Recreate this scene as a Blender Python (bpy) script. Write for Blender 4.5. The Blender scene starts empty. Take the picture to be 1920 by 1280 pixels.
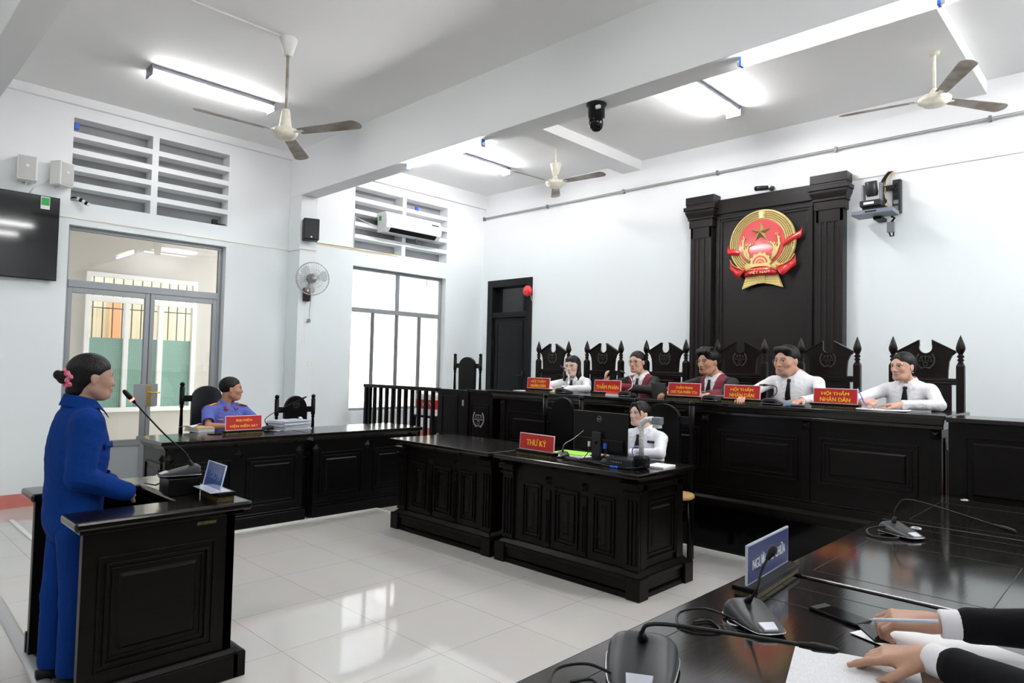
import bpy, math, random
import numpy as np
from mathutils import Vector, Matrix
from mathutils.bvhtree import BVHTree

S = bpy.context.scene
COL = S.collection
random.seed(7)
rng = np.random.default_rng(7)
PI = math.pi

# ------------------------------------------------------------------ camera
EYE = Vector((0, 0, 1.55))
yaw, pitch, roll = .7675, .0386, .0227
fwd = Vector((-math.sin(yaw)*math.cos(pitch), math.cos(yaw)*math.cos(pitch), math.sin(pitch)))
r0 = fwd.cross(Vector((0, 0, 1))).normalized(); u0 = r0.cross(fwd)
rt = math.cos(roll)*r0 + math.sin(roll)*u0
up = -math.sin(roll)*r0 + math.cos(roll)*u0
cam = bpy.data.cameras.new('camera'); camo = bpy.data.objects.new('camera', cam); COL.objects.link(camo)
cam.sensor_width = 36; cam.lens = 1256/1920*36; cam.clip_start = .05
camo.matrix_world = Matrix(((rt.x, up.x, -fwd.x, EYE.x), (rt.y, up.y, -fwd.y, EYE.y), (rt.z, up.z, -fwd.z, EYE.z), (0, 0, 0, 1)))
S.camera = camo
# ------------------------------------------------------------------ world and exposure
W = bpy.data.worlds.new('sky'); S.world = W; W.use_nodes = True
bg = W.node_tree.nodes['Background']; bg.inputs[0].default_value = (.98, .99, 1, 1); bg.inputs[1].default_value = 2.2
S.view_settings.view_transform = 'Standard'; S.view_settings.look = 'None'
S.view_settings.exposure = 1.72; S.view_settings.gamma = 1.0
try: S.view_settings.use_curve_mapping = False
except Exception: pass
S.cycles.max_bounces = 10; S.cycles.diffuse_bounces = 6; S.cycles.glossy_bounces = 4
S.cycles.transparent_max_bounces = 16; S.cycles.sample_clamp_indirect = 8.0
S.cycles.use_denoising = True
TUBE, TUBEF = 18.0, 44.0       # radiance of the fluorescent tubes

# ------------------------------------------------------------------ materials
def nt(name):
    m = bpy.data.materials.new(name); m.use_nodes = True
    return m, m.node_tree.nodes, m.node_tree.links, m.node_tree.nodes['Principled BSDF']
def mat(name, col, rough=.5, metal=0, spec=.5, noise=0, nscale=8, bump=0, bscale=60, coat=0, emit=None, es=0, stretch=None, var=None, sss=0):
    m, N, L, B = nt(name)
    B.inputs['Base Color'].default_value = (*col, 1); B.inputs['Roughness'].default_value = rough
    B.inputs['Metallic'].default_value = metal; B.inputs['Specular IOR Level'].default_value = spec
    B.inputs['Coat Weight'].default_value = coat; B.inputs['Coat Roughness'].default_value = .08
    if sss:
        B.inputs['Subsurface Weight'].default_value = sss; B.inputs['Subsurface Radius'].default_value = (.01, .004, .002); B.inputs['Subsurface Scale'].default_value = .6
    tc = N.new('ShaderNodeTexCoord'); mp = N.new('ShaderNodeMapping'); L.new(tc.outputs['Object'], mp.inputs[0])
    if stretch: mp.inputs['Scale'].default_value = stretch
    if noise:
        t = N.new('ShaderNodeTexNoise'); t.inputs['Scale'].default_value = nscale; t.inputs['Detail'].default_value = 5
        L.new(mp.outputs[0], t.inputs['Vector'])
        x = N.new('ShaderNodeMix'); x.data_type = 'RGBA'
        c2 = var or tuple(min(1, c*(1+noise)) for c in col); c1 = tuple(c*(1-noise) for c in col) if not var else col
        x.inputs[6].default_value = (*c1, 1); x.inputs[7].default_value = (*c2, 1)
        rp = N.new('ShaderNodeMapRange'); rp.inputs[1].default_value = .35; rp.inputs[2].default_value = .65
        L.new(t.outputs[0], rp.inputs[0]); L.new(rp.outputs[0], x.inputs[0]); L.new(x.outputs[2], B.inputs['Base Color'])
    if bump:
        t = N.new('ShaderNodeTexNoise'); t.inputs['Scale'].default_value = bscale; t.inputs['Detail'].default_value = 4
        L.new(mp.outputs[0], t.inputs['Vector'])
        b = N.new('ShaderNodeBump'); b.inputs['Strength'].default_value = bump; b.inputs['Distance'].default_value = .035 if (bump > .3 and bscale < 12) else .01
        L.new(t.outputs[0], b.inputs['Height']); L.new(b.outputs[0], B.inputs['Normal'])
    if emit:
        B.inputs['Emission Color'].default_value = (*emit, 1); B.inputs['Emission Strength'].default_value = es
    return m
def attr_mat(name, rough=.5, bump=0, bscale=60, spec=.5, sss=0, stretch=None):
    m = mat(name, (1, 1, 1), rough, spec=spec, bump=bump, bscale=bscale, sss=sss, stretch=stretch)
    N = m.node_tree.nodes; a = N.new('ShaderNodeAttribute'); a.attribute_name = 'Col'
    m.node_tree.links.new(a.outputs['Color'], N['Principled BSDF'].inputs['Base Color'])
    return m
def glass_mat(name, tint=(1, 1, 1), refl=1.0):
    m, N, L, B = nt(name); N.remove(B)
    t = N.new('ShaderNodeBsdfTransparent'); t.inputs[0].default_value = (*tint, 1)
    g = N.new('ShaderNodeBsdfGlossy'); g.inputs['Roughness'].default_value = .01
    f = N.new('ShaderNodeFresnel'); f.inputs[0].default_value = 1.5*refl
    x = N.new('ShaderNodeMixShader'); L.new(f.outputs[0], x.inputs[0]); L.new(t.outputs[0], x.inputs[1]); L.new(g.outputs[0], x.inputs[2])
    L.new(x.outputs[0], N['Material Output'].inputs[0]); return m

WALL = mat('wall_paint', (.80, .845, .845), .55, bump=.05, bscale=30)
_n, _l = WALL.node_tree.nodes, WALL.node_tree.links     # pale mint emulsion below, white above
_g = _n.new('ShaderNodeNewGeometry'); _x = _n.new('ShaderNodeSeparateXYZ'); _r = _n.new('ShaderNodeMapRange'); _m = _n.new('ShaderNodeMix'); _m.data_type = 'RGBA'
_r.inputs[1].default_value = 3.15; _r.inputs[2].default_value = 3.75
_l.new(_g.outputs['Position'], _x.inputs[0]); _l.new(_x.outputs[2], _r.inputs[0]); _l.new(_r.outputs[0], _m.inputs[0])
_m.inputs[6].default_value = (.79, .838, .85, 1); _m.inputs[7].default_value = (.84, .84, .855, 1); _l.new(_m.outputs[2], _n['Principled BSDF'].inputs['Base Color'])
WALLUP = mat('wall_upper_paint', (.84, .84, .85), .55, bump=.05, bscale=30)
CEIL = mat('ceiling_paint', (.87, .865, .86), .7, bump=.05, bscale=20)
WOOD = mat('dark_wood', (.0022, .0017, .0016), .34, spec=.16, noise=.5, nscale=5, var=(.0048, .0031, .0026), stretch=(1, 1, 14), bump=.03, bscale=30)
WOODTOP = mat('dark_wood_top', (.004, .003, .0028), .17, spec=.35, noise=.5, nscale=4, var=(.011, .008, .007), stretch=(14, 1, 1), bump=.015, bscale=14, coat=.2)
WOODTOPY = mat('dark_wood_top_long', (.005, .004, .0038), .13, spec=.4, noise=.5, nscale=4, var=(.013, .010, .009), stretch=(14, 1.5, 1), bump=.015, bscale=10, coat=.5)
WOODC = mat('chair_wood', (.0045, .0027, .0026), .3, spec=.22, noise=.5, nscale=5, var=(.010, .0045, .0042), stretch=(1, 1, 14))
BLACKW = mat('black_wood', (.0022, .0022, .0025), .32, spec=.16)
WOODP = mat('panel_wood', (.011, .0080, .0085), .36, spec=.27, noise=.35, nscale=5, var=(.015, .0105, .0105), stretch=(1, 1, 12))
DOORW = mat('black_door', (.0055, .006, .0068), .4, spec=.25, bump=.03)
WHITE = mat('white_plastic', (.82, .82, .8), .35)
CREAM = mat('cream_enamel', (.78, .74, .62), .35, noise=.08, nscale=30)
RUST = mat('rusty_blade', (.42, .40, .37), .45, noise=.3, nscale=5, var=(.20, .13, .09), stretch=(1, 1, 1), bump=.1)
ALU = mat('grey_aluminium', (.27, .285, .30), .4, metal=.3)
ALUD = mat('dark_grey_aluminium', (.17, .18, .18), .4, metal=.3)
PINK = mat('pink_skirting_paint', (.62, .20, .17), .5, noise=.06)
BEIGE = mat('beige_outside_wall', (.50, .47, .42), .8)
BLK = mat('black_plastic', (.004, .004, .0048), .45, spec=.25)
BLKG = mat('black_gloss', (.002, .002, .0025), .1, spec=.25)
DGREY = mat('dark_grey_plastic', (.018, .019, .022), .38, spec=.35)
GREY = mat('grey_metal', (.22, .23, .26), .4, metal=.5)
SILV = mat('silver', (.6, .6, .62), .25, metal=.9)
RED = mat('red_acrylic', (.52, .012, .014), .35)
REDL = mat('white_border', (.8, .62, .62), .4)
YEL = mat('yellow_lettering', (1, .66, .03), .5, spec=.2)
GOLD = mat('gold_paint', (.72, .56, .22), .4, metal=.25, bump=.15, bscale=40)
GOLDD = mat('dark_gold_paint', (.40, .28, .11), .38, metal=.4)
EMRED = mat('emblem_red', (.62, .05, .055), .35, coat=.4, bump=.3, bscale=14)
EMRIB = mat('ribbon_red', (.60, .018, .02), .28, coat=.5)
BRASS = mat('brass', (.7, .5, .12), .25, metal=.9)
BRASSD = mat('worn_gold_band', (.09, .068, .022), .4, metal=.4, noise=.4, nscale=50)
BLUE = mat('blue_plate', (.018, .025, .14), .3, coat=.3)
BLUECLIP = mat('blue_clip', (.02, .12, .7), .4)
PAPER = mat('paper', (.8, .8, .82), .7, noise=.03)
PAPERB = mat('printed_paper', (.78, .79, .81), .7, noise=.25, nscale=220, var=(.5, .5, .53), stretch=(1, 6, 1))
GREEN = mat('green_folder', (.32, .72, .05), .5)
YEDGE = mat('yellow_paper', (.75, .55, .25), .6)
LET = mat('white_lettering', (.75, .77, .8), .4)
GLASS = glass_mat('window_glass')
TUBEM = mat('lit_tube', (1, 1, 1), .5, emit=(1, .995, .985), es=TUBE)
TUBEM2 = mat('lit_tube_far', (1, 1, 1), .5, emit=(1, .998, .995), es=TUBEF)
CABLE = mat('cable_rubber', (.005, .005, .006), .4, spec=.3)

# ------------------------------------------------------------------ mesh builder
class MB:
    def __init__(s): s.v = []; s.f = []; s.sm = []
    def add(s, vs, fs, M=None, smooth=False):
        o = len(s.v)
        for p in vs:
            p = Vector(p); s.v.append(M @ p if M is not None else p)
        for f in fs: s.f.append([i+o for i in f]); s.sm.append(smooth)
        return s
    def box(s, x0, y0, z0, x1, y1, z1, M=None):
        if x0 > x1: x0, x1 = x1, x0
        if y0 > y1: y0, y1 = y1, y0
        if z0 > z1: z0, z1 = z1, z0
        v = [(x0, y0, z0), (x1, y0, z0), (x1, y1, z0), (x0, y1, z0), (x0, y0, z1), (x1, y0, z1), (x1, y1, z1), (x0, y1, z1)]
        return s.add(v, [(0, 3, 2, 1), (4, 5, 6, 7), (0, 1, 5, 4), (1, 2, 6, 5), (2, 3, 7, 6), (3, 0, 4, 7)], M)
    def frustum(s, a, b, z0, z1, M=None):   # a, b = (x0,y0,x1,y1) rectangles
        v = [(a[0], a[1], z0), (a[2], a[1], z0), (a[2], a[3], z0), (a[0], a[3], z0), (b[0], b[1], z1), (b[2], b[1], z1), (b[2], b[3], z1), (b[0], b[3], z1)]
        return s.add(v, [(0, 3, 2, 1), (4, 5, 6, 7), (0, 1, 5, 4), (1, 2, 6, 5), (2, 3, 7, 6), (3, 0, 4, 7)], M)
    def prism(s, pts, y0, y1, M=None):      # pts in local xz, extruded along y
        n = len(pts); v = [(x, y0, z) for x, z in pts]+[(x, y1, z) for x, z in pts]
        f = [tuple(range(n)), tuple(range(2*n-1, n-1, -1))]+[(i, n+i, n+(i+1) % n, (i+1) % n) for i in range(n)]
        return s.add(v, f, M)
    def lathe(s, prof, M=None, n=20, caps=True):    # prof [(r,z)]
        v = []; f = []
        for r, z in prof:
            for i in range(n): a = 2*PI*i/n; v.append((r*math.cos(a), r*math.sin(a), z))
        for j in range(len(prof)-1):
            for i in range(n):
                k = (i+1) % n; f.append((j*n+i, j*n+k, (j+1)*n+k, (j+1)*n+i))
        s.add(v, f, M, True)
        if caps:
            for j in (0, len(prof)-1):
                if prof[j][0] > 1e-5:
                    r, z = prof[j]; vv = [(r*math.cos(2*PI*i/n), r*math.sin(2*PI*i/n), z) for i in range(n)]
                    s.add(vv, [tuple(range(n)) if j else tuple(range(n-1, -1, -1))], M)
        return s
    def tube(s, pts, r, n=8, M=None, closed=False):
        P = [Vector(p) for p in pts]; m = len(P); v = []; f = []
        R = r if isinstance(r, (list, tuple)) else [r]*m
        nrm = None
        for i in range(m):
            t = (P[(i+1) % m]-P[i-1]) if closed else (P[min(i+1, m-1)]-P[max(i-1, 0)])
            if t.length < 1e-9: t = Vector((0, 0, 1))
            t.normalize()
            if nrm is None:
                a = Vector((0, 0, 1)) if abs(t.z) < .9 else Vector((1, 0, 0)); nrm = a.cross(t).normalized()
            else:
                nrm = (nrm-t*nrm.dot(t))
                nrm = nrm.normalized() if nrm.length > 1e-6 else Vector((1, 0, 0))
            b = t.cross(nrm)
            for k in range(n):
                a = 2*PI*k/n; v.append(P[i]+(nrm*math.cos(a)+b*math.sin(a))*R[i])
        for i in range(m if closed else m-1):
            j = (i+1) % m
            for k in range(n): l = (k+1) % n; f.append((i*n+k, i*n+l, j*n+l, j*n+k))
        if not closed: f += [tuple(range(n-1, -1, -1)), tuple((m-1)*n+k for k in range(n))]
        return s.add(v, f, M, True)
    def ball(s, c, r, M=None, n=16, sc=(1, 1, 1)):
        c = Vector(c); v = []; f = []; h = n//2
        for j in range(h+1):
            t = PI*j/h
            for i in range(n): a = 2*PI*i/n; v.append(c+Vector((r*sc[0]*math.sin(t)*math.cos(a), r*sc[1]*math.sin(t)*math.sin(a), -r*sc[2]*math.cos(t))))
        for j in range(h):
            for i in range(n): k = (i+1) % n; f.append((j*n+i, j*n+k, (j+1)*n+k, (j+1)*n+i))
        return s.add(v, f, M, True)
    def mesh(s, name, m):
        me = bpy.data.meshes.new(name); me.from_pydata([tuple(p) for p in s.v], [], s.f); me.validate()
        if len(me.polygons) == len(s.sm): me.polygons.foreach_set('use_smooth', s.sm)
        else: me.polygons.foreach_set('use_smooth', [False]*len(me.polygons))
        me.materials.append(m); me.update(); return me
    def build(s, name, m, parent=None, bev=0, loc=None):
        if loc is not None:
            L = Vector(loc); s.v = [p-L for p in s.v]
        o = bpy.data.objects.new(name, s.mesh(name, m)); COL.objects.link(o)
        if loc is not None: o.location = loc
        if parent is not None: o.parent = parent
        if bev:
            b = o.modifiers.new('bevel', 'BEVEL'); b.width = bev; b.segments = 2; b.limit_method = 'ANGLE'; b.angle_limit = .6
            b.harden_normals = False
        return o
def cr(P, n=6):
    P = [Vector(p) for p in P]; Q = [P[0]]+P+[P[-1]]; out = []
    for i in range(1, len(Q)-2):
        for k in range(n):
            u = k/n; a, b, c, d = Q[i-1], Q[i], Q[i+1], Q[i+2]
            out.append(.5*((2*b)+(c-a)*u+(2*a-5*b+4*c-d)*u*u+(-a+3*b-3*c+d)*u**3))
    return out+[P[-1]]
def tag(o, label=None, cat=None, group=None, kind=None):
    if label: o['label'] = label
    if cat: o['category'] = cat
    if group: o['group'] = group
    if kind: o['kind'] = kind
    return o
def thing(name, label, cat, loc=(0, 0, 0), rotz=0, group=None):
    o = bpy.data.objects.new(name, None); COL.objects.link(o); o.empty_display_size = .1
    o.location = loc; o.rotation_euler = (0, 0, rotz)
    return tag(o, label, cat, group)
def struct(name, mb, m, parent=None, bev=0, label=None):
    o = mb.build(name, m, parent, bev)
    if parent is None: o['kind'] = 'structure'; o['category'] = name.split('_')[0]; o['label'] = label or name
    return o
def dup(root, loc=None, rotz=None, label=None, group=None, scale=None):
    r = root.copy(); COL.objects.link(r)
    if loc is not None: r.location = loc
    if rotz is not None: r.rotation_euler = (0, 0, rotz)
    if label: r['label'] = label
    if group: r['group'] = group
    if scale: r.scale = scale
    def kids(a, b):
        for ch in list(a.children):
            c = ch.copy(); COL.objects.link(c); c.parent = b; kids(ch, c)
    kids(root, r); return r
def frameM(o, x, y, z):
    x, y, z = Vector(x), Vector(y), Vector(z)
    return Matrix(((x[0], y[0], z[0], o[0]), (x[1], y[1], z[1], o[1]), (x[2], y[2], z[2], o[2]), (0, 0, 0, 1)))
def rotM(a, loc=(0, 0, 0)): return Matrix.Translation(loc) @ Matrix.Rotation(a, 4, 'Z')
def lettering(txt, m, parent, M, h, w=None, depth=.0008, bold=.0, name='lettering', space=1.0):
    """letters in the local xz plane of M (x right, z up), centred"""
    c = bpy.data.curves.new('txt', 'FONT'); c.body = txt; c.align_x = 'CENTER'; c.offset = 0; c.space_line = .95
    c.resolution_u = 3; c.extrude = .01; c.space_character = space
    o = bpy.data.objects.new('txt', c); COL.objects.link(o)
    dg = bpy.context.evaluated_depsgraph_get(); me = bpy.data.meshes.new_from_object(o.evaluated_get(dg))
    bpy.data.objects.remove(o)
    xs = [v.co.x for v in me.vertices]; ys = [v.co.y for v in me.vertices]
    x0, x1, y0, y1 = min(xs), max(xs), min(ys), max(ys)
    sy = h/(y1-y0); sx = (w/(x1-x0)) if w else sy
    L0 = [v.co.copy() for v in me.vertices]; F0 = [list(p.vertices) for p in me.polygons]; nv = len(L0); bpy.data.meshes.remove(me)
    W0 = []; FF = []
    for j, dx in enumerate((-bold, 0, bold) if bold else (0,)):      # heavier strokes
        W0 += [p+Vector((dx, dx*.3, (j+1)*.01)) for p in L0]; FF += [[i+j*nv for i in f] for f in F0]
    me = bpy.data.meshes.new(name); me.from_pydata([tuple(p) for p in W0], [], FF)
    for v in me.vertices:
        v.co = M @ Vector(((v.co.x-(x0+x1)/2)*sx, -depth*(.45+v.co.z*25), (v.co.y-(y0+y1)/2)*sy))
    me.materials.append(m)
    q = bpy.data.objects.new(name, me); COL.objects.link(q)
    if parent is not None: q.parent = parent
    return q
def panel(mb, M, w, h, steps=((0, .022, .012), (.05, .012, .008)), field=.09, fd=.006):
    """carved panel in the xz plane of M (y towards the viewer is -y), centred"""
    for ins, t, d in steps:
        a, b = w/2-ins, h/2-ins
        for x0, x1, z0, z1 in ((-a, a, b-t, b), (-a, a, -b, -b+t), (-a, -a+t, -b+t, b-t), (a-t, a, -b+t, b-t)):
            mb.box(x0, -d, z0, x1, .0, z1, M)
    if field is not None and w/2-field > .004:
        a, b = w/2-field, h/2-field
        v = [(-a, 0, -b), (a, 0, -b), (a, 0, b), (-a, 0, b)]
        g = min(.012, a*.5)
        v += [(-a+g, -fd, -b+g), (a-g, -fd, -b+g), (a-g, -fd, b-g), (-a+g, -fd, b-g)]
        mb.add(v, [(4, 5, 6, 7), (0, 1, 5, 4), (1, 2, 6, 5), (2, 3, 7, 6), (3, 0, 4, 7)], M)
def pyramid(mb, M, a, d):
    mb.add([(-a, 0, 0), (0, 0, -a), (a, 0, 0), (0, 0, a), (0, -d, 0)], [(0, 1, 4), (1, 2, 4), (2, 3, 4), (3, 0, 4)], M)
def sqpyr(mb, M, a, d):
    mb.add([(-a, 0, -a), (a, 0, -a), (a, 0, a), (-a, 0, a), (0, -d, 0)], [(0, 1, 4), (1, 2, 4), (2, 3, 4), (3, 0, 4)], M)
# ================================================================== room shell
XL, YB = -8.443, 7.99
XR, YN = 2.9, -4.2
Z1, Z2 = 4.38, 4.52
# floor: glossy 60 cm porcelain tiles
fm, N, L, B = nt('floor_tiles')
tc = N.new('ShaderNodeTexCoord'); mp = N.new('ShaderNodeMapping'); mp.inputs['Location'].default_value = (.4, 0, 0)
L.new(tc.outputs['Object'], mp.inputs[0])
bt = N.new('ShaderNodeTexBrick'); bt.offset = 0; bt.squash = 1
bt.inputs['Scale'].default_value = 1; bt.inputs['Brick Width'].default_value = .6; bt.inputs['Row Height'].default_value = .6
bt.inputs['Mortar Size'].default_value = .0016; bt.inputs['Mortar Smooth'].default_value = 0
bt.inputs['Color1'].default_value = (.62, .605, .575, 1); bt.inputs['Color2'].default_value = (.64, .625, .595, 1); bt.inputs['Mortar'].default_value = (.30, .29, .28, 1)
L.new(mp.outputs[0], bt.inputs['Vector'])
ns = N.new('ShaderNodeTexNoise'); ns.inputs['Scale'].default_value = 2.5; ns.inputs['Detail'].default_value = 6; L.new(tc.outputs['Object'], ns.inputs['Vector'])
mx = N.new('ShaderNodeMix'); mx.data_type = 'RGBA'; mx.blend_type = 'MULTIPLY'; mx.inputs[0].default_value = .12
L.new(bt.outputs['Color'], mx.inputs[6]); L.new(ns.outputs['Color'], mx.inputs[7]); L.new(mx.outputs[2], B.inputs['Base Color'])
rr = N.new('ShaderNodeMapRange'); rr.inputs[3].default_value = .03; rr.inputs[4].default_value = .07; L.new(ns.outputs[0], rr.inputs[0]); L.new(rr.outputs[0], B.inputs['Roughness'])
B.inputs['Specular IOR Level'].default_value = .5
m = MB(); m.box(XL-.2, YN-.2, -.15, XR+.2, YB+.2, 0); struct('floor', m, fm)
m = MB(); m.box(XL-.2, YN-.2, Z1, XR+.2, 4.5, Z1+.35); m.box(XL-.2, 4.5, Z2, XR+.2, YB+.2, Z2+.2)
struct('ceiling', m, CEIL)
# left wall with openings
m = MB(); mu = MB()
def slab(y0, y1, z0, z1, d=.2, x=XL): m.box(x-d, y0, z0, x, y1, z1)
L1 = (1.83, 3.525); L2 = (5.376, 7.15); LN = (-1.9, -.2)
cols = [YN-.2, LN[0], LN[1], L1[0], L1[1], L2[0], L2[1], YB+.2]
for a, b in ((0, 1), (2, 3), (4, 5), (6, 7)): slab(cols[a], cols[b], -.15, Z2)
for y0, y1 in (LN, L1, L2):
    slab(y0, y1, 2.985, 3.243); slab(y0, y1, 4.155, Z2)
    ym = (y0+y1)/2 if y0 != L1[0] else 2.66
    if y0 == L2[0]: ym = 6.27
    slab(ym-.035, ym+.035, 3.243, 4.155)
    for k in range(1, 5):
        z = 3.243+k*.1824-.03
        slab(y0, ym-.035, z, z+.06); slab(ym+.035, y1, z, z+.06)
slab(L2[0], L2[1], -.15, .86); slab(LN[0], LN[1], -.15, .86)
struct('wall_left', m, WALL)
m = MB()
for y0, y1 in (LN, L1, L2): m.box(XL-.235, y0-.1, 3.2, XL-.2, y1+.1, 4.2)
struct('trim_1', m, mat('louvre_board', (.30, .30, .31), .8, noise=.1, nscale=2), label='grey boards closing the louvre openings from outside')
# beam on the left wall, roof beams, pillar, joists
m = MB(); m.box(XL, YN, 4.285, XL+.05, YB, Z2); struct('trim_2', m, WALLUP, label='shallow plaster beam along the top of the left wall')
m = MB(); m.box(XL, 4.355, 3.768, XR, 4.595, Z2+.1); struct('trim_3', m, WALLUP, bev=.004, label='deep white ceiling beam across the middle of the room')
m = MB(); m.box(XL, .785, 3.768, XR, 1.0, Z1+.1); struct('trim_4', m, WALLUP, bev=.004, label='deep ceiling beam nearest the camera')
m = MB(); m.box(XL, 4.355, 0, -8.127, 4.595, 3.768); struct('trim_5', m, WALL, bev=.006, label='square wall pillar under the ceiling beam')
m = MB()
for x in (-5.40, -1.36, 1.9): m.box(x-.16, 4.595, 4.385, x+.16, YB, Z2+.02)
struct('trim_6', m, CEIL, label='shallow ceiling joists of the far bay')
m = MB(); m.box(XL, YB, -.15, -8.29, YB+.2, Z2); m.box(-7.27, YB, -.15, XR+.2, YB+.2, Z2); m.box(-8.29, YB, 3.02, -7.27, YB+.2, Z2); m.box(-8.29, YB, -.15, -7.27, YB+.2, .41)
struct('wall_back', m, WALL)
m = MB(); m.box(XR, YN, -.15, XR+.2, YB, Z2+.1); struct('wall_right', m, WALL)
m = MB(); m.box(XL, YN-.2, -.15, XR, YN, Z2+.1); struct('wall_near', m, WALL)
m = MB(); m.box(XL, YN, 0, XL+.012, L1[0], .137); m.box(XL, L1[1], 0, XL+.012, 4.355, .137); m.box(XL, 4.355, 0, -8.115, 4.343, .137)
m.box(XL, 4.6, .41, XL+.012, YB, .55); struct('baseboard_left', m, PINK)
m = MB(); m.box(-7.27, YB-.012, .41, XR, YB, .55); struct('baseboard_back', m, PINK)
# dais
m = MB(); m.box(XL+.012, 5.45, 0, XR, YB-.012, .41); struct('floor_dais', m, BLKG, label='raised black platform under the judges')
m = MB(); m.box(XL+.02, 5.425, .385, XR, 5.452, .412); struct('trim_7', m, WOOD, label='nosing along the platform edge')
# cable ducts
m = MB()
m.box(XL, -3, 3.055, XL+.012, 4.355, 3.085); m.box(XL, 4.343, 3.04, -8.115, 4.355, 3.075); m.box(-8.127, 4.355, 3.05, -8.115, 4.595, 3.08)
m.box(XL, 4.66, 3.21, XL+.012, 5.37, 3.235)
struct('trim_8', m, WHITE, label='white cable duct along the left wall and round the pillar')
m = MB(); m.box(-2.42, YB-.015, 3.735, XR, YB, 3.785); struct('trim_9', m, WHITE, label='white cable duct high on the back wall')
# floor cable covers
m = MB()
m.box(-6.075, 1.35, 0, -6.03, 4.245, .012); m.box(-6.03, 4.215, 0, -3.9, 4.25, .012); m.box(-7.8, 1.32, 0, -6.03, 1.355, .012)
m.box(-3.2, 5.40, 0, 1.0, 5.448, .015)
struct('trim_10', m, WHITE, label='thin white cable covers on the floor')
m = MB(); m.tube([(-5.6, .86, .0), (-5.2, .855, .0), (-3.9, .815, .0), (-3.0, .77, 0), (-1.5, .72, 0)], .036, 10)
o = m.build('floor_cable_cover', mat('aluminium_cover', (.5, .5, .52), .35, metal=.4), loc=(-3.9, .8, 0)); o.scale = (1, 1, .5)
tag(o, 'rounded grey metal cable cover running across the floor behind the witness stand', 'cable cover')

# pipe on the back wall
t = thing('conduit_pipe', 'thin grey conduit pipe running along the top of the back wall', 'pipe', (-5, YB-.03, 4.112))
m = MB(); m.tube([(-3.44, 0, 0), (7.8, 0, 0)], .008, 8); m.tube([(-3.40, .004, .018), (7.8, .004, .018)], .005, 6); m.build('pipe', mat('pipe_grey', (.34, .34, .33), .5), t)
for x in [-3.42+k*1.45 for k in range(8)]:
    m = MB(); m.box(x-.012, -.016, -.022, x+.012, .03, .034); m.build('bracket', GREY, t)

# ------------------------------------------------------------------ windows and doors
def bars(t, name, rects, mt, y0=-.02, y1=.02, bev=.003):
    for r in rects:
        m = MB(); m.box(*r); m.build(name, mt, t, bev)
xf = XL-.12
def wbox(y0, z0, y1, z1, d=.025): return (xf-d, y0, z0, xf+d, y1, z1)
def window_big(idx, y0, y1):
    w = thing('window_%d' % idx, 'tall grey aluminium window with two upper and four lower panes', 'window'); w['kind'] = 'structure'
    f = .024; yc = (y0+y1)/2
    for r in (wbox(y0, .86, y1, .90), wbox(y0, 2.945, y1, 2.985), wbox(y0, .9, y0+.04, 2.945), wbox(y1-.04, .9, y1, 2.945),
              wbox(y0+.04, 2.32, y1-.04, 2.39, .03), wbox(yc-f, 2.39, yc+f, 2.945)):
        m = MB(); m.box(*r); m.build('frame', ALU, w, .003)
    for k in (1, 2, 3):
        y = y0+(y1-y0)*k/4; m = MB(); m.box(*wbox(y-f*.8, .9, y+f*.8, 2.32)); m.build('mullion', ALUD, w, .003)
    m = MB(); m.box(xf-.003, y0+.03, .88, xf+.003, y1-.03, 2.97); m.build('glass', GLASS, w)
    return w
window_big(2, *L2); window_big(3, *LN)
# glazed double door
w = thing('door_1', 'grey aluminium glazed double door with a fixed pane above', 'door'); w['kind'] = 'structure'
y0, y1 = L1; ym = 2.70
for r in (wbox(y0, 2.945, y1, 2.985), wbox(y0, 0, y0+.035, 2.945), wbox(y1-.05, 0, y1, 2.945), wbox(y0+.035, 2.32, y1-.05, 2.40, .035)):
    m = MB(); m.box(*r); m.build('frame', ALU, w, .003)
for a, b in ((y0+.035, ym-.004), (ym+.004, y1-.05)):
    lf = bpy.data.objects.new('door_leaf', None); COL.objects.link(lf); lf.parent = w
    for r in (wbox(a, .0, a+.045, 2.32), wbox(b-.05, .0, b, 2.32), wbox(a+.045, 2.26, b-.05, 2.32), wbox(a+.045, .55, b-.05, .62), wbox(a+.045, 0, b-.05, .09)):
        m = MB(); m.box(*r); m.build('leaf_frame', ALU, lf, .003)
    m = MB(); m.box(*wbox(a+.045, .09, b-.05, .55, .012)); m.build('lower_panel', mat('grey_panel', (.33, .36, .38), .5), lf)
    m = MB(); m.box(xf-.003, a+.04, .6, xf+.003, b-.045, 2.27); m.build('glass', GLASS, lf)
m = MB(); m.box(xf-.003, y0+.03, 2.38, xf+.003, y1-.03, 2.96); m.build('glass', GLASS, w)
m = MB(); m.box(xf+.025, 2.56, 1.0, xf+.03, 2.82, 1.26); m.build('lock_plate', ALU, w, .002)
m = MB(); m.box(xf+.03, 2.70, 1.0, xf+.04, 2.745, 1.24); m.tube([(xf+.04, 2.722, 1.16), (xf+.085, 2.722, 1.16), (xf+.085, 2.83, 1.16)], .008); m.build('door_handle', BRASS, w, .002)
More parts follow.
